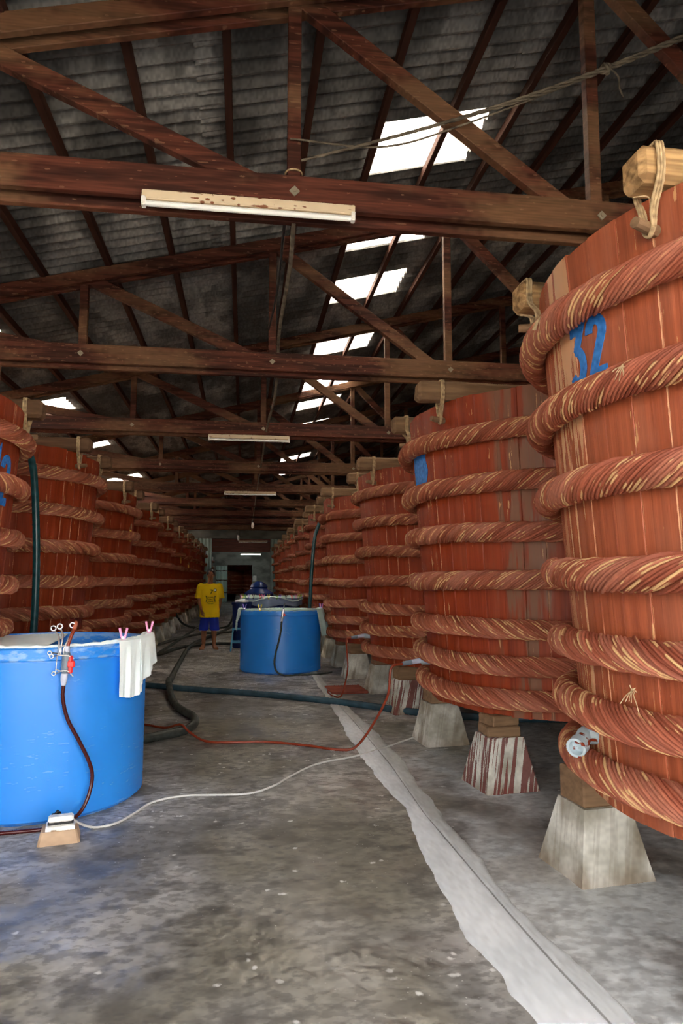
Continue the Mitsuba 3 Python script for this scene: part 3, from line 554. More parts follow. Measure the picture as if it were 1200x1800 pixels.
# ------------------------------------------------------------------ blue tubs
def tub(cx, cy, label, rb=0.65, rt=0.665, h=1.02, m='m_blue'):
    k = thing('blue_tub', label, 'tub', 'blue plastic tubs')
    add('body', lathe([(0, 0.0), (rb-0.03, 0.0), (rb, 0.025), (rt-0.012, h-0.07), (rt-0.012, h-0.01), (rt-0.024, h-0.01), (rb-0.014, 0.05), (0, 0.04)], (cx, cy, 0), 96), m, k, smooth=35)
    add('rim', lathe([(rt-0.012, h-0.075), (rt+0.008, h-0.078), (rt+0.014, h-0.07), (rt+0.016, h-0.008), (rt+0.008, h), (rt-0.022, h), (rt-0.026, h-0.012), (rt-0.014, h-0.07), (rt-0.012, h-0.075)], (cx, cy, 0), 96), m, k, smooth=35)
    return k
NT = (-1.32, 4.96)
tub(*NT, 'large bright blue round plastic tub in the left foreground')
FT = (0.60, 11.13)
tub(*FT, 'blue round plastic tub standing in the middle of the aisle', 0.64, 0.65, 0.955)
def rim_pt(c, R, a, z): return np.array([c[0]+R*math.cos(a), c[1]+R*math.sin(a), z])
def flap_mesh(c, R, a0, a1, drop, ztop, over=0.16, seed=0, fold=0.012, outer=0.03, n=40, mrows=26):
    """cloth that lies over the rim from inside, and hangs down outside by drop(t)"""
    P = np.zeros((mrows, n, 3)); g = np.linspace(0, 1, n)
    for j, t in enumerate(g):
        a = a0+(a1-a0)*t; D = drop(t); ss = np.linspace(-over, D+0.05, mrows)
        for i, s in enumerate(ss):
            if s < -0.025: r, z = R-0.05-(-s-0.025)*0.75, ztop+0.004-(-s-0.025)*0.55
            elif s < 0.05: f = (s+0.025)/0.075; ang = math.pi*(1-f); r, z = R-0.008+0.042*math.cos(ang), ztop+0.006+0.018*math.sin(ang)
            else:
                d = s-0.05; wv = math.sin(t*17+seed)*0.6+math.sin(t*31+seed*2+d*4)*0.4
                r, z = R+0.034+outer*d+fold*wv*min(1, d*5), ztop+0.006-d
            P[i, j] = (c[0]+r*math.cos(a), c[1]+r*math.sin(a), z)
    N = np.zeros_like(P); N[..., 2] = -1; N = P-np.array([c[0], c[1], 0]); N[..., 2] = 0; N /= np.linalg.norm(N, axis=-1, keepdims=True)
    return slab(P[:, ::-1], N[:, ::-1], 0.003)
def sheet_over(c, R, z, xmax, sag=0.05, seed=0, n=48):
    """cloth stretched over part of the tub's mouth: inside the rim and left of x = xmax(y)"""
    rows, cols = 30, 40; P = np.zeros((rows, cols, 3))
    for i, v in enumerate(np.linspace(-0.995, 0.995, rows)):
        y = v*R; xl = -math.sqrt(max(R*R-y*y, 0)); xr = min(xmax(y), math.sqrt(max(R*R-y*y, 0)))
        for j, t in enumerate(np.linspace(0, 1, cols)):
            x = xl+(max(xr, xl+0.01)-xl)*t; e = 1-(x*x+y*y)/(R*R)
            P[i, j] = (c[0]+x, c[1]+y, z-sag*max(e, 0)**0.7+0.012*(meshkit.fbm(np.array([[x*7+seed, y*7, 0]]), 3)[0]-0.5)*min(1, max(e, 0)*6))
    N = np.zeros_like(P); N[..., 2] = 1
    return slab(P, N, 0.003)
ck = thing('filter_cloth', 'white filter cloth over the near blue tub, its end hanging outside the rim', 'cloth')
add('cover', sheet_over(NT, 0.640, 1.012, lambda y: -0.02+0.55*max(0.0, (-y-0.30))/0.35*0.9, 0.04, 2), 'm_cloth', ck, smooth=True)
# rolled edge along the front rim
add('edge_roll', tube([rim_pt(NT, 0.632, math.radians(a), 1.022+0.004*math.sin(a)) for a in np.linspace(-118, -8, 30)], [0.012, 0.014, 0.012, 0.013, 0.024, 0.02], 8, 3), 'm_cloth', ck, smooth=True)
add('hanging_end', flap_mesh(NT, 0.665, math.radians(-38), math.radians(-18), lambda t: 0.335+0.02*math.sin(t*3.1), 1.022, seed=1, fold=0.012, outer=0.02), 'm_cloth', ck, smooth=40)
add('hanging_end', flap_mesh(NT, 0.672, math.radians(-22), math.radians(16), lambda t: 0.29-0.17*t, 1.03, seed=3, fold=0.016, outer=0.05), 'm_cloth', ck, smooth=40)
c2 = thing('filter_cloth', 'pale green filter cloth over the aisle tub, corners hanging at both sides', 'cloth')
add('cover', sheet_over(FT, 0.625, 0.955, lambda y: 9, 0.03, 5), 'm_cloth_green', c2, smooth=True)
add('edge_roll', tube([rim_pt(FT, 0.64, math.radians(a), 0.965) for a in np.linspace(-180, 0, 40)], 0.016, 8, 2), 'm_cloth_green', c2, smooth=True)
add('hanging_end', flap_mesh(FT, 0.65, math.radians(-38), math.radians(10), lambda t: 0.34+0.06*(t < 0.6), 0.957, seed=2, fold=0.02, outer=0.22), 'm_cloth_green', c2, smooth=40)
add('hanging_end', flap_mesh(FT, 0.65, math.radians(172), math.radians(202), lambda t: 0.36*(1-0.75*t), 0.957, seed=4, fold=0.015, outer=0.1), 'm_cloth_green', c2, smooth=40)
# the tub behind, heaped with cloth and pegs
BT = (0.64, 15.75)
tub(*BT, 'blue tub behind the aisle tub, hidden under pegged cloth', 0.64, 0.65, 0.98, 'm_navy')
c3 = thing('filter_cloth', 'pale cloth held by coloured pegs over the tub behind the aisle tub', 'cloth')
P = np.zeros((26, 72, 3))
for i, f in enumerate(np.linspace(0.02, 1, 26)):
    for j, a in enumerate(np.linspace(0, 2*np.pi, 72)):
        r = f*0.72; z = 1.055+0.03*math.sin(a*3)-0.03*(1-f)
        if f > 0.9: z -= (f-0.9)/0.1*(0.06+0.03*math.sin(a*5))
        z += 0.06*(meshkit.fbm(np.array([[r*math.cos(a)*5+7, r*math.sin(a)*5, 0]]), 3)[0]-0.5); P[i, j] = (BT[0]+r*math.cos(a), BT[1]+r*math.sin(a), z)
N = np.zeros_like(P); N[..., 2] = 1
add('cover', slab(P, N, 0.003), 'm_cloth_green', c3, smooth=True)
P = np.zeros((8, 60, 3))
for i, f in enumerate(np.linspace(0, 1, 8)):
    for j, a in enumerate(np.linspace(math.radians(-165), math.radians(-5), 60)):
        r = 0.70+0.015*math.sin(a*14)*f; P[i, j] = (BT[0]+r*math.cos(a), BT[1]+r*math.sin(a), 1.03-f*(0.17+0.02*math.sin(a*6)))
N = P-np.array([BT[0], BT[1], 0]); N[..., 2] = 0; N /= np.linalg.norm(N, axis=-1, keepdims=True)
add('hanging_side', slab(P, N, 0.003), 'm_net', c3, smooth=40)
def clothespin(p, yaw, m, label, group, sc=1.0, tilt=0.0):
    k = thing('clothespin', label, 'clothespin', group)
    for s in (-1, 1):
        pr = np.array([(s*0.007, -0.035), (s*0.004, -0.01), (s*0.008, 0.0), (s*0.019, 0.048)])*sc; ms = []
        pts = [np.array([x*math.cos(yaw)+0, x*math.sin(yaw), z]) for x, z in pr]
        add('leg', tube([p+q for q in pts], np.array([0.004, 0.006, 0.006, 0.0065])*sc, 8, 4), m, k, smooth=True)
    add('spring', cyl(p+np.array([0, -0.012*sc, 0]), p+np.array([0, 0.012*sc, 0]), 0.006*sc, 8), 'm_steel', k)
clothespin(rim_pt(NT, 0.668, math.radians(-33), 1.055), 0.35, 'm_pink', 'pink clothespin on the near rim of the bright blue tub, left of two', 'pink clothespins', 1.25)
clothespin(rim_pt(NT, 0.668, math.radians(6), 1.07), 0.1, 'm_pink', 'pink clothespin standing on the folded cloth, right of two', 'pink clothespins', 1.25)
clothespin(rim_pt(FT, 0.655, math.radians(-18), 0.99), 0.2, 'm_purple', 'purple clothespin at the right rim of the aisle tub', None, 1.3)
clothespin(rim_pt(FT, 0.655, math.radians(-8), 0.985), 0.2, 'm_pink', 'pink clothespin at the right rim of the aisle tub', None, 1.3)
clothespin(rim_pt(FT, 0.655, math.radians(-152), 0.985), -0.2, 'm_purple', 'purple clothespin at the left rim of the aisle tub', None, 1.4)
clothespin(rim_pt(FT, 0.655, math.radians(-122), 0.985), -0.2, 'm_yellow', 'yellow clothespin at the left of the aisle tub front', None, 1.4)
g2 = np.random.default_rng(4)
CN = ['pink', 'yellow', 'green', 'purple', 'black', 'red']
for i in range(16):
    a = math.radians(-170+i*10.5+g2.normal(0, 2)); col = ['m_pink', 'm_yellow', 'm_green', 'm_purple', 'm_black', 'm_red'][i % 6]
    clothespin(rim_pt(BT, 0.70, a, 1.04+0.02*g2.random()), g2.normal(0, 0.3), col, f'small {CN[i % 6]} clothespin on the rear tub cloth, {["leftmost", "middle", "rightmost"][i // 6]} of its colour', 'clothespins on the rear tub cloth', 1.25)
# dark blue tank with a domed lid
k = thing('water_tank', 'dark blue plastic tank with domed lid behind the pegged cloth', 'tank')
add('body', lathe([(0, 0), (0.36, 0), (0.38, 0.03), (0.38, 0.98), (0.36, 1.10), (0.22, 1.2), (0.2, 1.23), (0, 1.23)], (0.38, 17.3, 0), 48), 'm_navy', k, smooth=35)
for z in (0.3, 0.6, 0.9): add('rib', lathe([(0.375, z-0.03), (0.395, z-0.01), (0.395, z+0.01), (0.375, z+0.03)], (0.38, 17.3, 0), 48), 'm_navy', k, smooth=35)
add('lid', lathe([(0, 1.23), (0.21, 1.23), (0.22, 1.26), (0.17, 1.33), (0.08, 1.385), (0, 1.4)], (0.38, 17.3, 0), 40), 'm_navy', k, smooth=35)
k = thing('dark_bin', 'dark navy bin left of the pegged cloth', 'bin')
add('body', lathe([(0, 0), (0.17, 0), (0.185, 0.02), (0.20, 0.94), (0.19, 0.94), (0.17, 0.05), (0, 0.04)], (-0.03, 14.87, 0), 36), 'm_navy', k, smooth=35); add('rim', lathe([(0.2, 0.9), (0.215, 0.9), (0.22, 0.95), (0.19, 0.955), (0.2, 0.9)], (-0.03, 14.87, 0), 36), 'm_navy', k, smooth=35)
add('cloth_heap', trimesh.creation.icosphere(3, 0.1).apply_transform(np.diag([1.5, 1.2, 0.5, 1])).apply_translation((-0.03, 14.87, 0.97)), 'm_cloth', smooth=True, label='crumpled pale cloth lying on the dark navy bin', cat='cloth')
# stool
k = thing('stool', 'light blue plastic stool left of the aisle tub', 'stool')
SX, SY = -0.07, 14.2
add('seat', box(SX-0.15, SX+0.15, SY-0.15, SY+0.15, 0.42, 0.45, 0.012), 'm_stool', k)
for sx, sy in ((-1, -1), (1, -1), (-1, 1), (1, 1)): add('leg', bar([SX+sx*0.17, SY+sy*0.17, 0], [SX+sx*0.125, SY+sy*0.125, 0.425], 0.045, 0.03, 0.006), 'm_stool', k)
for sy in (-1, 1): add('rail', bar([SX-0.15, SY+sy*0.15, 0.18], [SX+0.15, SY+sy*0.15, 0.18], 0.02, 0.03, 0.004), 'm_stool', k)

# valve and clamps on the near tub
k = thing('hose_valve', 'grey hose valve with red handle hung on the near blue tub rim', 'valve')
VX, VY = -1.045, 4.36
def near_out(x, d): return NT[1]-math.sqrt((0.668+d)**2-(x-NT[0])**2)
def vp(x, z, d=0.035): return np.array([x, near_out(x, d), z])
add('body', tube([vp(-1.035, 1.00), vp(-1.037, 0.97), vp(-1.040, 0.90), vp(-1.042, 0.865)], [0.016, 0.024, 0.024, 0.017], 14), 'm_grey', k, smooth=True)
add('union', tube([vp(-1.043, 0.87), vp(-1.045, 0.84), vp(-1.046, 0.80)], [0.02, 0.02, 0.014], 14), 'm_palegrey', k, smooth=True)
add('cap', tube([vp(-1.033, 1.03), vp(-1.035, 0.99)], [0.013, 0.018], 12, smooth_path=False), 'm_palegrey', k, smooth=30)
h0 = vp(-1.015, 0.925, 0.05); add('handle', cat_([box(h0[0]-0.006, h0[0]+0.018, h0[1]-0.014, h0[1]+0.014, h0[2]-0.055, h0[2]+0.05, 0.007), box(h0[0]-0.012, h0[0]+0.03, h0[1]-0.018, h0[1]+0.012, h0[2]-0.02, h0[2]+0.02, 0.007)]), 'm_red', k, label='red lever handle')
for z, sl in ((0.975, -0.02), (0.885, -0.035)): add('cable_tie', tube([vp(-1.085, z+0.01, 0.03), vp(-1.06, z+0.005, 0.062), vp(-1.02, z, 0.062), vp(-0.995, z+sl, 0.05)], 0.0035, 6), 'm_white', k, smooth=True, label='white cable tie')
add('side_wire', tube([vp(-1.083, 0.985, 0.04), vp(-1.087, 0.93, 0.035), vp(-1.09, 0.87, 0.035)], 0.003, 6), 'm_steel', k)
for i, (xt, zt_, xb, lab) in enumerate(((-1.118, 1.135, -1.075, 'steel clamp with ring handles, leftmost on the near tub rim'), (-1.085, 1.145, -1.065, 'steel clamp with ring handle, middle of three on the near tub rim'), (-1.02, 1.15, -1.05, 'steel clamp with ring handle, rightmost on the near tub rim'))):
    c = thing('steel_clamp', lab, 'clamp', 'steel clamps on the near tub rim'); r = 0.0145
    top = vp(xt, zt_, 0.0); ring_ = [top+np.array([r*math.cos(t), 0.0, r*math.sin(t)]) for t in np.linspace(0, 2*np.pi, 17)]
    add('ring', tube(ring_, 0.0052, 7, 2), 'm_steel', c, smooth=True)
    add('arm', tube([top+[0.005, 0, -r], vp((xt+xb)/2+0.012, (zt_+1.02)/2+0.01, 0.02), vp(xb, 1.015, 0.04), vp(xb, 0.975, 0.04)], 0.0052, 7), 'm_steel', c, smooth=True)
    sd = vp(xb-0.045, 0.995-0.02*i if i < 2 else 0.875, 0.05); ring_ = [sd+np.array([0.011*math.cos(t), 0.0, 0.011*math.sin(t)]) for t in np.linspace(0, 2*np.pi, 13)]
    add('ring', tube(ring_, 0.0035, 6, 2), 'm_steel', c, smooth=True); add('arm', tube([sd+[0.011, 0, 0], vp(xb, 0.99-0.01*i if i < 2 else 0.89, 0.045)], 0.0035, 6, smooth_path=False), 'm_steel', c)
k = thing('siphon_hose', 'dark amber hose running from the near tub valve down to the floor', 'hose')
add('hose', tube([vp(-1.046, 0.81), vp(-1.047, 0.72, 0.03), vp(-1.02, 0.60, 0.025), vp(-0.965, 0.48, 0.025), vp(-0.905, 0.34, 0.03), vp(-0.885, 0.24, 0.03), vp(-0.905, 0.12, 0.035), (-0.955, 4.34, 0.04), (-1.06, 4.26, 0.012), (-1.25, 4.215, 0.012), (-1.5, 4.20, 0.012), (-1.9, 4.22, 0.012)], 0.011, 10), 'm_amber', k, smooth=True)
add('upper_hose', tube([vp(-1.033, 1.02), vp(-1.025, 1.06, 0.03), vp(-1.014, 1.10, 0.022), vp(-1.006, 1.13, 0.012)], 0.0095, 10), 'm_orange', k, smooth=True)
add('hose_end', tube([vp(-1.007, 1.125, 0.012), vp(-1.002, 1.155, 0.004), vp(-1.006, 1.165, -0.01)], 0.012, 10), 'm_copper', k, smooth=True)
# valve and hose on the aisle tub
k = thing('hose_valve', 'steel hose valve hung on the aisle tub rim', 'valve'); fy = lambda x, d: FT[1]-math.sqrt((0.655+d)**2-(x-FT[0])**2)
fp = lambda x, z, d=0.03: np.array([x, fy(x, d), z])
add('body', tube([fp(0.60, 0.99), fp(0.595, 0.93), fp(0.585, 0.86)], [0.018, 0.024, 0.02], 10), 'm_steel', k, smooth=True); add('union', tube([fp(0.585, 0.86), fp(0.578, 0.80)], [0.022, 0.017], 10, smooth_path=False), 'm_palegrey', k); add('stem', tube([fp(0.60, 0.98), fp(0.625, 1.07, 0.0)], 0.009, 8, smooth_path=False), 'm_grey', k)
add('handle', box(0.60, 0.63, fy(0.6, 0.06)-0.01, fy(0.6, 0.06)+0.02, 0.88, 0.92, 0.006), 'm_red', k)
add('siphon_hose', tube([fp(0.578, 0.80), fp(0.565, 0.65), fp(0.53, 0.48), fp(0.49, 0.32), fp(0.475, 0.18, 0.03), fp(0.51, 0.06, 0.04), (0.62, 10.36, 0.014), (0.85, 10.38, 0.014), (1.15, 10.42, 0.014), (1.36, 10.6, 0.014)], 0.013, 8), 'm_blackhose', smooth=True, label='black hose from the aisle tub valve curving onto the floor', cat='hose')

# ------------------------------------------------------------------ hoses and cords
def hose(label, pts, r, m, z=None, sides=10, cat='hose', name='hose'):
    return add(name, tube([(p[0], p[1], p[2] if len(p) > 2 else z) for p in pts], r, sides, 8), m, smooth=True, label=label, cat=cat)
hose('thick blue green hose lying across the aisle floor', [(-2.6, 10.25), (-1.31, 9.54), (-0.69, 9.12), (0.03, 8.7), (0.76, 8.18), (1.35, 7.66), (1.85, 7.16), (2.6, 6.75), (3.4, 6.6)], 0.036, 'm_bluehose', 0.037, 14)
hose('thick black hose snaking down the aisle towards the near tub', [(-0.30, 21.5), (-0.55, 19.0), (-0.85, 17.0), (-1.04, 15.6), (-1.1, 14.2), (-1.06, 12.4), (-1.02, 10.84), (-0.98, 9.9, 0.05), (-0.95, 9.33, 0.115), (-0.88, 8.85, 0.05), (-0.80, 8.3), (-0.66, 7.7), (-0.50, 7.3), (-0.45, 6.95), (-0.52, 6.62), (-0.72, 6.42), (-0.95, 6.25), (-1.3, 6.1), (-1.9, 6.1)], 0.040, 'm_blackhose', 0.041, 14)
hose('thin orange hose from the second right barrel looping over the floor', [tuple(o2), tuple(o2+[-0.10, -0.03, -0.03]), (1.16, 5.50, 0.5), (1.06, 5.62, 0.25), (0.97, 5.78, 0.06), (0.88, 5.80), (0.72, 5.86), (0.56, 5.99), (0.23, 6.17), (-0.12, 6.21), (-0.32, 6.29), (-0.47, 6.50, 0.05), (-0.56, 6.62, 0.093), (-0.72, 6.81, 0.03), (-0.94, 7.07), (-1.4, 7.4), (-2.0, 7.5)], 0.0105, 'm_orange', 0.013)
hose('thin red hose hanging from the third right barrel to the floor', [tuple(o3), tuple(o3+[-0.06, -0.02, -0.04]), (1.23, 8.1, 0.4), (1.21, 8.25, 0.15), (1.17, 8.3, 0.03), (1.10, 8.45), (1.07, 8.75), (1.12, 8.95)], 0.0095, 'm_orange', 0.013)
hose('grey electric cord running from the floor socket across to the right piers', [(1.90, 6.55), (1.48, 6.12), (0.99, 5.66), (0.59, 5.42), (0.35, 5.1), (0.22, 4.89), (0.03, 4.74), (-0.34, 4.76), (-0.55, 4.66), (-0.64, 4.45), (-0.72, 4.29), (-0.83, 4.24), (-0.90, 4.17, 0.06), (-0.93, 4.14, 0.095)], 0.0075, 'm_cord', 0.008, 8, 'cord', 'extension_cord')
hose('dark hose on the floor behind the man, nearest of the crossing hoses', [(-2.3, 12.3), (-1.6, 13.3), (-1.3, 14.6), (-0.9, 15.3), (-0.5, 15.5), (-0.25, 15.4)], 0.03, 'm_blackhose', 0.031)
hose('dark hose curving along the left row behind the man', [(-1.95, 14.2), (-1.66, 16.3), (-1.2, 18.1), (-0.5, 18.9), (0.3, 19.2)], 0.03, 'm_blackhose', 0.031)
hose('brown hose lying close to the left row piers', [(-1.62, 13.0), (-1.5, 16.0), (-1.37, 19.6), (-1.30, 22.3), (-1.2, 25.0)], 0.028, 'm_blackhose', 0.03)
hose('black hose hanging in a loop behind the man', [(-2.0, 20.0, 0.7), (-1.75, 20.4, 0.2), (-1.3, 20.6, 0.03), (-0.6, 20.6, 0.03), (-0.35, 20.4, 0.2), (-0.2, 20.2, 0.75)], 0.03, 'm_blackhose')
hose('dark green hose standing against the barrels at the left edge', [(-1.74, 5.72, 0.02), (-1.72, 5.85, 0.3), (-1.74, 6.1, 0.9), (-1.765, 6.2, 1.5), (-1.79, 6.2, 2.0), (-1.83, 6.2, 2.4), (-1.90, 6.19, 2.58), (-2.02, 6.15, 2.68), (-2.2, 6.05, 2.75), (-2.4, 5.85, 2.77), (-2.6, 5.6, 2.75)], 0.030, 'm_greenhose', None, 14)
hose('tall green hose rising beside the fourth right barrel', [(1.02, 11.75, 0.02), (1.06, 11.75, 0.3), (1.12, 11.7, 0.95), (1.15, 11.65, 1.6), (1.19, 11.62, 2.1), (1.24, 11.62, 2.3), (1.34, 11.6, 2.52), (1.55, 11.5, 2.72), (1.9, 11.3, 2.74)], 0.030, 'm_greenhose', None, 12)
k = thing('tie_rope', 'grey twisted rope strung from the nearest truss up to the right', 'rope')
a, b = np.array([0.30, 3.76, 3.86]), np.array([3.3, 3.76, 5.22]); path = np.array([(1-t)*a+t*b-np.array([0, 0, 0.09*math.sin(math.pi*t)]) for t in np.linspace(0, 1, 60)])
for q in range(3):
    ph = np.linspace(0, 70, 240)+q*2.1; pp = np.stack([np.interp(np.linspace(0, 1, 240), np.linspace(0, 1, 60), path[:, c]) for c in range(3)], 1); rad = np.interp(np.linspace(0, 1, 240), [0, 0.3, 0.5, 1], [0.003, 0.005, 0.011, 0.014])[:, None]
    pp += rad*np.stack([0*ph, np.cos(ph), np.sin(ph)], 1); add('strand', tube(pp, np.linspace(0.005, 0.011, 12), 6, smooth_path=False), 'm_cable', k, smooth=True)
kp = path[38]
add('knot', tube([kp+[0.05*math.cos(t*1.3)*0.4, 0.025*math.cos(t), 0.028*math.sin(t)] for t in np.linspace(0, 14, 40)], 0.008, 6, 2), 'm_cable', k, smooth=True); add('tail', tube([kp+[0.02, -0.02, -0.01], kp+[0.07, -0.02, -0.06], kp+[0.075, -0.02, -0.13], kp+[0.10, -0.02, -0.2]], 0.006, 6), 'm_cable', k, smooth=True)
add('post_loop', tube([(0.265+0.05*math.cos(t), 3.9+0.05*math.sin(t), 3.86) for t in np.linspace(0, 6.28, 16)], 0.006, 6, 2), 'm_twine', k, smooth=True)
add('thin_wire', tube([(0.24, 3.85, 4.05), (0.8, 3.8, 4.02), (1.3, 3.78, 4.2), (2.0, 3.8, 4.55)], 0.006, 6), 'm_cable', label='thin dark wire strung above the grey rope', cat='wire', smooth=True)
add('power_cable', tube([(0.27, 3.95, 3.58), (0.29, 4.6, 3.60), (0.285, 5.6, 3.64), (0.31, 6.6, 3.80), (0.325, 6.98, 3.86), (0.33, 7.2, 3.72), (0.33, 7.9, 3.56), (0.30, 9.2, 3.55), (0.31, 10.18, 3.66), (0.30, 11.5, 3.6), (0.31, 13.6, 3.68), (0.3, 16.9, 3.64), (0.3, 23.2, 3.6)], 0.015, 8), 'm_cable', smooth=True, label='dark power cable strung from truss to truss along the aisle', cat='cable')
add('power_cable', tube([(0.22, 3.98, 3.62), (0.235, 5.4, 3.75), (0.225, 7.0, 4.05)], 0.010, 6), 'm_black', smooth=True, label='black cable beside the power cable behind the nearest truss', cat='cable')

# ------------------------------------------------------------------ lamps
def tube_lamp(x0, x1, y, z, label, glow=False, hang=None):
    k = thing('tube_lamp', label, 'lamp', 'fluorescent tube lamps')
    add('housing', box(x0, x1, y-0.045, y, z+0.018, z+0.075, 0.006), 'm_fixture', k)
    for x in (x0+0.012, x1-0.012): add('holder', box(x-0.012, x+0.012, y-0.055, y-0.01, z-0.025, z+0.03, 0.004), 'm_white', k)
    tb = cyl([x0+0.024, y-0.033, z-0.006], [x1-0.024, y-0.033, z-0.006], 0.017, 14)
    kk = add('glass_tube', tb, 'm_glow' if glow else 'm_tube', k, smooth=30)
    if glow: scene[kk]['emitter'] = {'type': 'area', 'radiance': {'type': 'rgb', 'value': [2.6, 2.9, 2.8]}}
    for x in (x0+0.2, x1-0.2):
        if hang: add('hanger', cyl([x, y-0.02, z+0.07], [x, y-0.02, hang], 0.006, 6), 'm_cable', k)
    return k
tube_lamp(-0.60, 0.62, 3.815, 3.545, 'long white tube lamp on the nearest roof beam')
tube_lamp(-0.55, 0.66, 10.21, 3.515, 'white tube lamp on the third roof beam')
tube_lamp(-0.50, 0.77, 16.91, 3.53, 'white tube lamp on the fifth roof beam')
tube_lamp(-0.20, 1.0, 41.0, 2.95, 'lit tube lamp hanging in the back room', True, 5.2)
tube_lamp(-0.25, 1.05, 31.49, 3.15, 'unlit tube lamp at the top of the far opening', False, 3.32)
for i, (y, z, lab) in enumerate(((23.34, 3.28, 'nearer small white bulb hanging on a wire over the aisle'), (26.54, 3.05, 'farther small white bulb hanging on a wire over the aisle'))):
    k = thing('hanging_bulb', lab, 'bulb', 'hanging bulbs'); x = 0.28-0.5*i
    add('bulb', lathe([(0, -0.11), (0.03, -0.1), (0.045, -0.05), (0.042, 0.04), (0.03, 0.09), (0, 0.1)], (x, y, z), 16), 'm_white', k, smooth=True); add('socket', cyl([x, y, z+0.08], [x, y, z+0.15], 0.03, 10), 'm_black', k); add('wire', cyl([x, y, z+0.14], [x, y, 3.62], 0.008, 6), 'm_cable', k)

# ------------------------------------------------------------------ small things on the floor
k = thing('wood_block', 'small tan wooden block on the floor in front of the near tub', 'block')
B0 = np.array([-0.985, 4.10])
def yawed(m, a, p): m.apply_transform(trimesh.transformations.rotation_matrix(a, [0, 0, 1])); m.apply_translation(p); return m
pts = np.array([(sx*(0.108 if z == 0 else 0.09)*c1, sy*(0.088 if z == 0 else 0.068)*c2, z) for z in (0, 0.065) for sx in (-1, 1) for sy in (-1, 1) for c1, c2 in ((0.9, 1), (1, 0.88))])
add('body', yawed(trimesh.convex.convex_hull(pts), 0.2, (B0[0], B0[1], 0.0)), 'm_tan', k)
k = thing('power_socket', 'white plug socket strip lying on the small wooden block', 'socket')
add('base_plate', yawed(cat_([box(-0.075, 0.075, -0.052, 0.055, 0, 0.018, 0.004), box(-0.075, -0.045, -0.058, -0.05, -0.006, 0.016, 0.002), box(-0.02, 0.075, -0.058, -0.05, -0.006, 0.016, 0.002)]), 0.2, (B0[0]+0.005, B0[1], 0.067)), 'm_white', k)
add('rubber_seam', yawed(box(-0.066, 0.066, -0.022, 0.038, 0.018, 0.03, 0.003), 0.2, (B0[0]+0.005, B0[1], 0.067)), 'm_black', k)
add('plug_body', yawed(box(-0.066, 0.066, -0.026, 0.04, 0.03, 0.06, 0.01), 0.2, (B0[0]+0.005, B0[1], 0.067)), 'm_white', k)
g = np.random.default_rng(3); bits = [tube([np.array([B0[0]-0.03, B0[1]+0.07, 0.075])+g.normal(0, 0.012, 3)+np.array([0, 0, 0.03]) for _ in range(5)], 0.006, 6, 5) for _ in range(7)]
add('tape_tangle', cat_(bits), 'm_black', k, smooth=True, label='tangle of black tape')
add('floor_tile', yawed(box(-0.235, 0.235, -0.27, 0.27, 0, 0.03, 0.006), 0.05, (1.33, 8.92, 0.0)), 'm_brick', label='flat red brown slab on the floor beside the third right barrel', cat='slab')

# ------------------------------------------------------------------ the man
def sph(p, r, n=20): return m3.Manifold.sphere(r, n).translate([float(c) for c in p])
def ell(p, r): return m3.Manifold.sphere(1.0, 28).scale([float(c) for c in r]).translate([float(c) for c in p])
def bone(p, r, q, r2): return m3.Manifold.batch_hull([sph(p, r), sph(q, r2)])
def solid(parts, edge, it=8):
    u = m3.Manifold.batch_boolean(parts, m3.OpType.Add).refine_to_length(edge).to_mesh(); t = trimesh.Trimesh(u.vert_properties[:, :3], u.tri_verts, process=True); trimesh.smoothing.filter_taubin(t, iterations=it); return t
man = thing('person', 'barefoot man in yellow shirt and blue shorts standing in the aisle', 'person')
MX, MY = -0.69, 14.6
def hand(w, d, palm_n, thumb, curl):
    """palm and five fingers from the wrist w, pointing along d"""
    d = np.array(d, float)/np.linalg.norm(d); s = np.array(thumb, float); s -= d*(s@d); s /= np.linalg.norm(s); nrm = np.array(palm_n, float); nrm -= d*(nrm@d)+s*(nrm@s); nrm /= np.linalg.norm(nrm); w = np.array(w, float); out = []
    kn = [w+d*0.085+s*o for o in (0.03, 0.010, -0.010, -0.029)]
    out.append(m3.Manifold.batch_hull([sph(w, 0.024, 12)]+[sph(p, 0.0125, 12) for p in kn]+[sph(w+d*0.03+s*0.026, 0.014, 12)]))
    for p, L in zip(kn, (0.068, 0.076, 0.07, 0.054)):
        a = p-d*0.01; q = p+d*L*0.45+nrm*curl*L*0.25; r = q+d*L*0.36+nrm*curl*L*0.55
        out += [bone(a, 0.0098, q, 0.009), bone(q, 0.009, r, 0.0075)]
    a = w+d*0.025+s*0.024; q = a+d*0.03+s*0.024+nrm*0.008; r = q+d*0.032+s*0.004+nrm*0.008
    return out+[bone(a, 0.013, q, 0.0105), bone(q, 0.0105, r, 0.0085)]
B = []
hd = np.array([0.012, -0.012, 1.535])
B += [ell(hd+[0, 0.012, 0.028], (0.074, 0.092, 0.088)), m3.Manifold.batch_hull([ell(hd+[0, -0.01, 0.0], (0.066, 0.08, 0.07)), ell(hd+[0.004, -0.038, -0.088], (0.033, 0.036, 0.032))])]
B += [m3.Manifold.batch_hull([sph(hd+[0.004, -0.088, 0.012], 0.008), sph(hd+[0.005, -0.103, -0.03], 0.011), sph(hd+[0.018, -0.088, -0.034], 0.008), sph(hd+[-0.010, -0.088, -0.034], 0.008)])]
B += [bone(hd+[-0.014, -0.078, -0.062], 0.009, hd+[0.022, -0.078, -0.062], 0.009)]
for sx in (-1, 1): B += [ell(hd+[sx*0.074, 0.012, -0.008], (0.011, 0.02, 0.032))]
B += [bone((0, 0.012, 1.33), 0.060, (0.006, 0.005, 1.46), 0.052)]
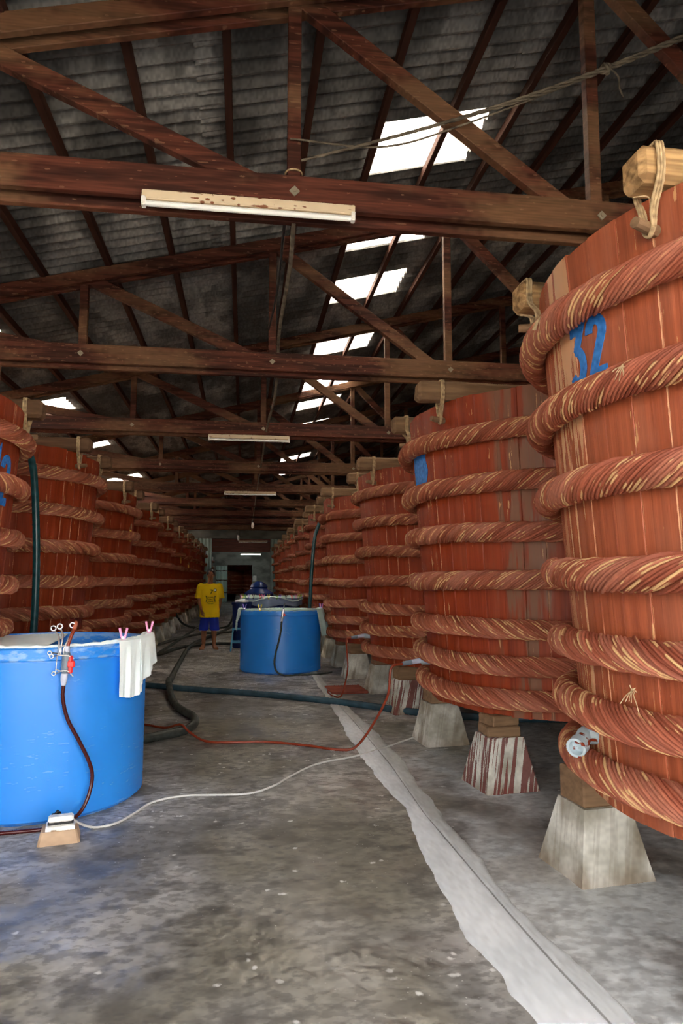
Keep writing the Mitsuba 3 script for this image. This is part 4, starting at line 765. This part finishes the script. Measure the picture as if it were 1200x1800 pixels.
B += [m3.Manifold.batch_hull([ell((-0.12, 0.01, 1.28), (0.07, 0.075, 0.07)), ell((0.12, 0.01, 1.28), (0.07, 0.075, 0.07)), ell((0, 0.0, 1.12), (0.15, 0.10, 0.12))]), m3.Manifold.batch_hull([ell((0, 0, 1.1), (0.14, 0.095, 0.1)), ell((0, 0, 0.84), (0.15, 0.1, 0.1))])]
sr, er, wr = (-0.185, 0.01, 1.285), (-0.225, 0.02, 1.02), (-0.165, -0.10, 0.80)
sl, el, wl = (0.185, 0.01, 1.285), (0.215, 0.05, 1.02), (0.185, 0.03, 0.79)
B += [bone(sr, 0.054, er, 0.039), bone(er, 0.040, wr, 0.027), bone(sl, 0.054, el, 0.039), bone(el, 0.040, wl, 0.027)]
B += hand(wr, (0.25, -0.12, -1), (0.6, 0.6, 0), (0.6, -0.8, 0.0), 0.5)+hand(wl, (-0.06, -0.05, -1), (-1, 0, 0), (0, -1, 0), 0.45)
for sx, fx, toe in ((-1, -0.115, (-0.14, -0.14)), (1, 0.10, (0.145, -0.16))):
    hp, kn, an = (sx*0.085, 0.0, 0.84), (fx*0.95, -0.02, 0.455), (fx, 0.03, 0.085)
    B += [bone(hp, 0.088, kn, 0.056), bone(kn, 0.055, (fx*0.98, 0.02, 0.33), 0.055), bone((fx*0.98, 0.02, 0.33), 0.055, an, 0.035)]
    hx = np.array([fx, 0.055, 0.034]); bl = np.array([toe[0], toe[1]+0.04, 0.024])
    B += [m3.Manifold.batch_hull([sph(hx, 0.033), sph(an, 0.034), sph(bl+[0.028, 0, 0], 0.022), sph(bl-[0.028, 0, 0], 0.020)])]
    for q in range(5):
        o = (q-2)*0.0165*(-sx); B += [bone(bl+[o, 0.0, -0.006], 0.013 if q else 0.015, bl+[o*1.15, -0.045+0.007*q, -0.011], 0.0105 if q else 0.014)]
body = solid(B, 0.016); body.vertices[:, 2] = np.maximum(body.vertices[:, 2], 0.0)
off = np.array([MX, MY, 0.0]); body.apply_translation(off)
add('body', body, 'm_skin', man, smooth=True)
hair = m3.Manifold.sphere(1.0, 40).scale([0.081, 0.100, 0.094]).translate([float(c) for c in hd+[0, 0.018, 0.034]])-m3.Manifold.cube([0.4, 0.2, 0.4], True).rotate([18, 0, 0]).translate([0.012, -0.160, 1.515])-m3.Manifold.cube([0.4, 0.4, 0.2], True).translate([0, 0, 1.395])
hm = hair.refine_to_length(0.015).to_mesh(); ht = trimesh.Trimesh(hm.vert_properties[:, :3], hm.tri_verts); trimesh.smoothing.filter_taubin(ht, iterations=6); ht.vertices += (meshkit.fbm(np.asarray(ht.vertices)*60, 2)[:, None]-0.5)*0.010; ht.apply_translation(off)
add('hair', ht, 'm_hair', man, smooth=True, label='short black hair')
for sx in (-1, 1):
    ey = trimesh.creation.icosphere(2, 1.0); ey.apply_scale((0.013, 0.006, 0.0055)); ey.apply_translation(hd+[0.006+sx*0.030, -0.079, 0.012]+off); add('eye', ey, 'm_hair', man, smooth=True)
    eb = tube([hd+[0.006+sx*0.014, -0.086, 0.032]+off, hd+[0.006+sx*0.03, -0.087, 0.036]+off, hd+[0.006+sx*0.048, -0.076, 0.031]+off], 0.0045, 6); add('eyebrow', eb, 'm_hair', man, smooth=True)
S = [m3.Manifold.batch_hull([ell((-0.15, 0.01, 1.29), (0.065, 0.085, 0.055)), ell((0.15, 0.01, 1.29), (0.065, 0.085, 0.055)), ell((0, 0.012, 1.325), (0.10, 0.085, 0.045)), ell((0, -0.005, 1.12), (0.185, 0.125, 0.10))]),
     m3.Manifold.batch_hull([ell((0, -0.005, 1.12), (0.185, 0.125, 0.1)), m3.Manifold.cylinder(0.02, 1, 1, 32).scale([0.205, 0.135, 1.0]).translate([0, 0, 0.655])]),
     m3.Manifold.batch_hull([sph(sr, 0.078), ell((-0.235, 0.012, 1.06), (0.082, 0.085, 0.018))]), m3.Manifold.batch_hull([sph(sl, 0.078), ell((0.228, 0.03, 1.06), (0.076, 0.085, 0.018))])]
shirt = m3.Manifold.batch_boolean(S, m3.OpType.Add)-m3.Manifold.sphere(0.082, 24).scale([1.0, 1.0, 0.75]).translate([0.0, -0.025, 1.40])
um = shirt.refine_to_length(0.02).to_mesh(); st = trimesh.Trimesh(um.vert_properties[:, :3], um.tri_verts); trimesh.smoothing.filter_taubin(st, iterations=6)
v = np.array(st.vertices); fold = (meshkit.fbm(np.stack([v[:, 0]*14, v[:, 1]*14, v[:, 2]*4.5], 1), 3)-0.5)*0.03; n_ = v-np.array([0, 0, 0]); n_[:, 2] = 0; n_ /= np.linalg.norm(n_, axis=1, keepdims=True)+1e-9
st.vertices = v+n_*fold[:, None]*np.clip((1.3-v[:, 2])*3, 0, 1)[:, None]; st.apply_translation(off)
shirt_key = add('shirt', st, 'm_shirt', man, smooth=50, label='loose yellow T-shirt')
H_ = []
for sx, fx in ((-1, -0.11), (1, 0.098)): H_ += [m3.Manifold.batch_hull([ell((sx*0.075, 0, 0.80), (0.095, 0.105, 0.05)), m3.Manifold.cylinder(0.02, 1, 1, 28).scale([0.098, 0.105, 1]).translate([fx+sx*0.01, -0.01, 0.385])])]
H_ += [ell((0, 0, 0.78), (0.165, 0.105, 0.10))]
um = m3.Manifold.batch_boolean(H_, m3.OpType.Add).refine_to_length(0.025).to_mesh(); stt = trimesh.Trimesh(um.vert_properties[:, :3], um.tri_verts); trimesh.smoothing.filter_taubin(stt, iterations=5); stt.apply_translation(off)
add('shorts', stt, 'm_shorts', man, smooth=50, label='blue knee-length shorts')
# prints on the shirt, laid on its front surface
def on_shirt(mesh2d, cx, cz):
    """a flat print bent onto the front of the shirt: each vertex takes the depth of the cloth behind it"""
    v = np.array(mesh2d.vertices); tv = np.asarray(st.vertices); fr = tv[tv[:, 1] < MY]
    X, Z = MX+cx+v[:, 0], cz+v[:, 1]; out = np.zeros_like(v); 
    d = (fr[None, :, 0]-X[:, None])**2+(fr[None, :, 2]-Z[:, None])**2; ii = np.argsort(d, 1)[:, :4]; yy = np.min(fr[ii, 1], axis=1)
    out[:, 0], out[:, 2], out[:, 1] = X, Z, yy-0.004-v[:, 2]
    return trimesh.Trimesh(out, mesh2d.faces, process=False)
add('number', on_shirt(meshkit.text_mesh('7', 0.085, 0.003, True), -0.005, 1.14), 'm_print', shirt_key, label='dark number 7 printed on the chest')
from shapely.geometry import LineString, Point
crest = trimesh.creation.extrude_polygon(Point(0, 0).buffer(0.022, 6), 0.003, engine='earcut'); add('crest', on_shirt(crest, 0.110, 1.215), 'm_white', shirt_key, label='small white round crest with dark edge')
ringp = trimesh.creation.extrude_polygon(Point(0, 0).buffer(0.032, 6).difference(Point(0, 0).buffer(0.023, 6)), 0.003, engine='earcut'); add('crest_edge', on_shirt(ringp, 0.110, 1.215), 'm_print', shirt_key)
lines = LineString([(-0.06, 0.045), (-0.05, 0.06), (0.05, 0.06), (0.06, 0.045)]).buffer(0.005).union(LineString([(-0.055, -0.055), (-0.04, -0.07), (0.045, -0.07), (0.06, -0.055)]).buffer(0.005)).union(LineString([(-0.09, 0.08), (-0.072, 0.03), (-0.09, -0.03)]).buffer(0.009)).union(LineString([(0.092, 0.08), (0.074, 0.03), (0.092, -0.03)]).buffer(0.009)).union(LineString([(-0.05, 0.015), (0.05, 0.01)]).buffer(0.005)).union(LineString([(-0.04, -0.025), (0.05, -0.03)]).buffer(0.005))
pm = cat_([trimesh.creation.extrude_polygon(g_, 0.003, engine='earcut') for g_ in lines.geoms]); add('print', on_shirt(pm, 0.02, 1.01), 'm_print', shirt_key, label='brown line print on the belly')
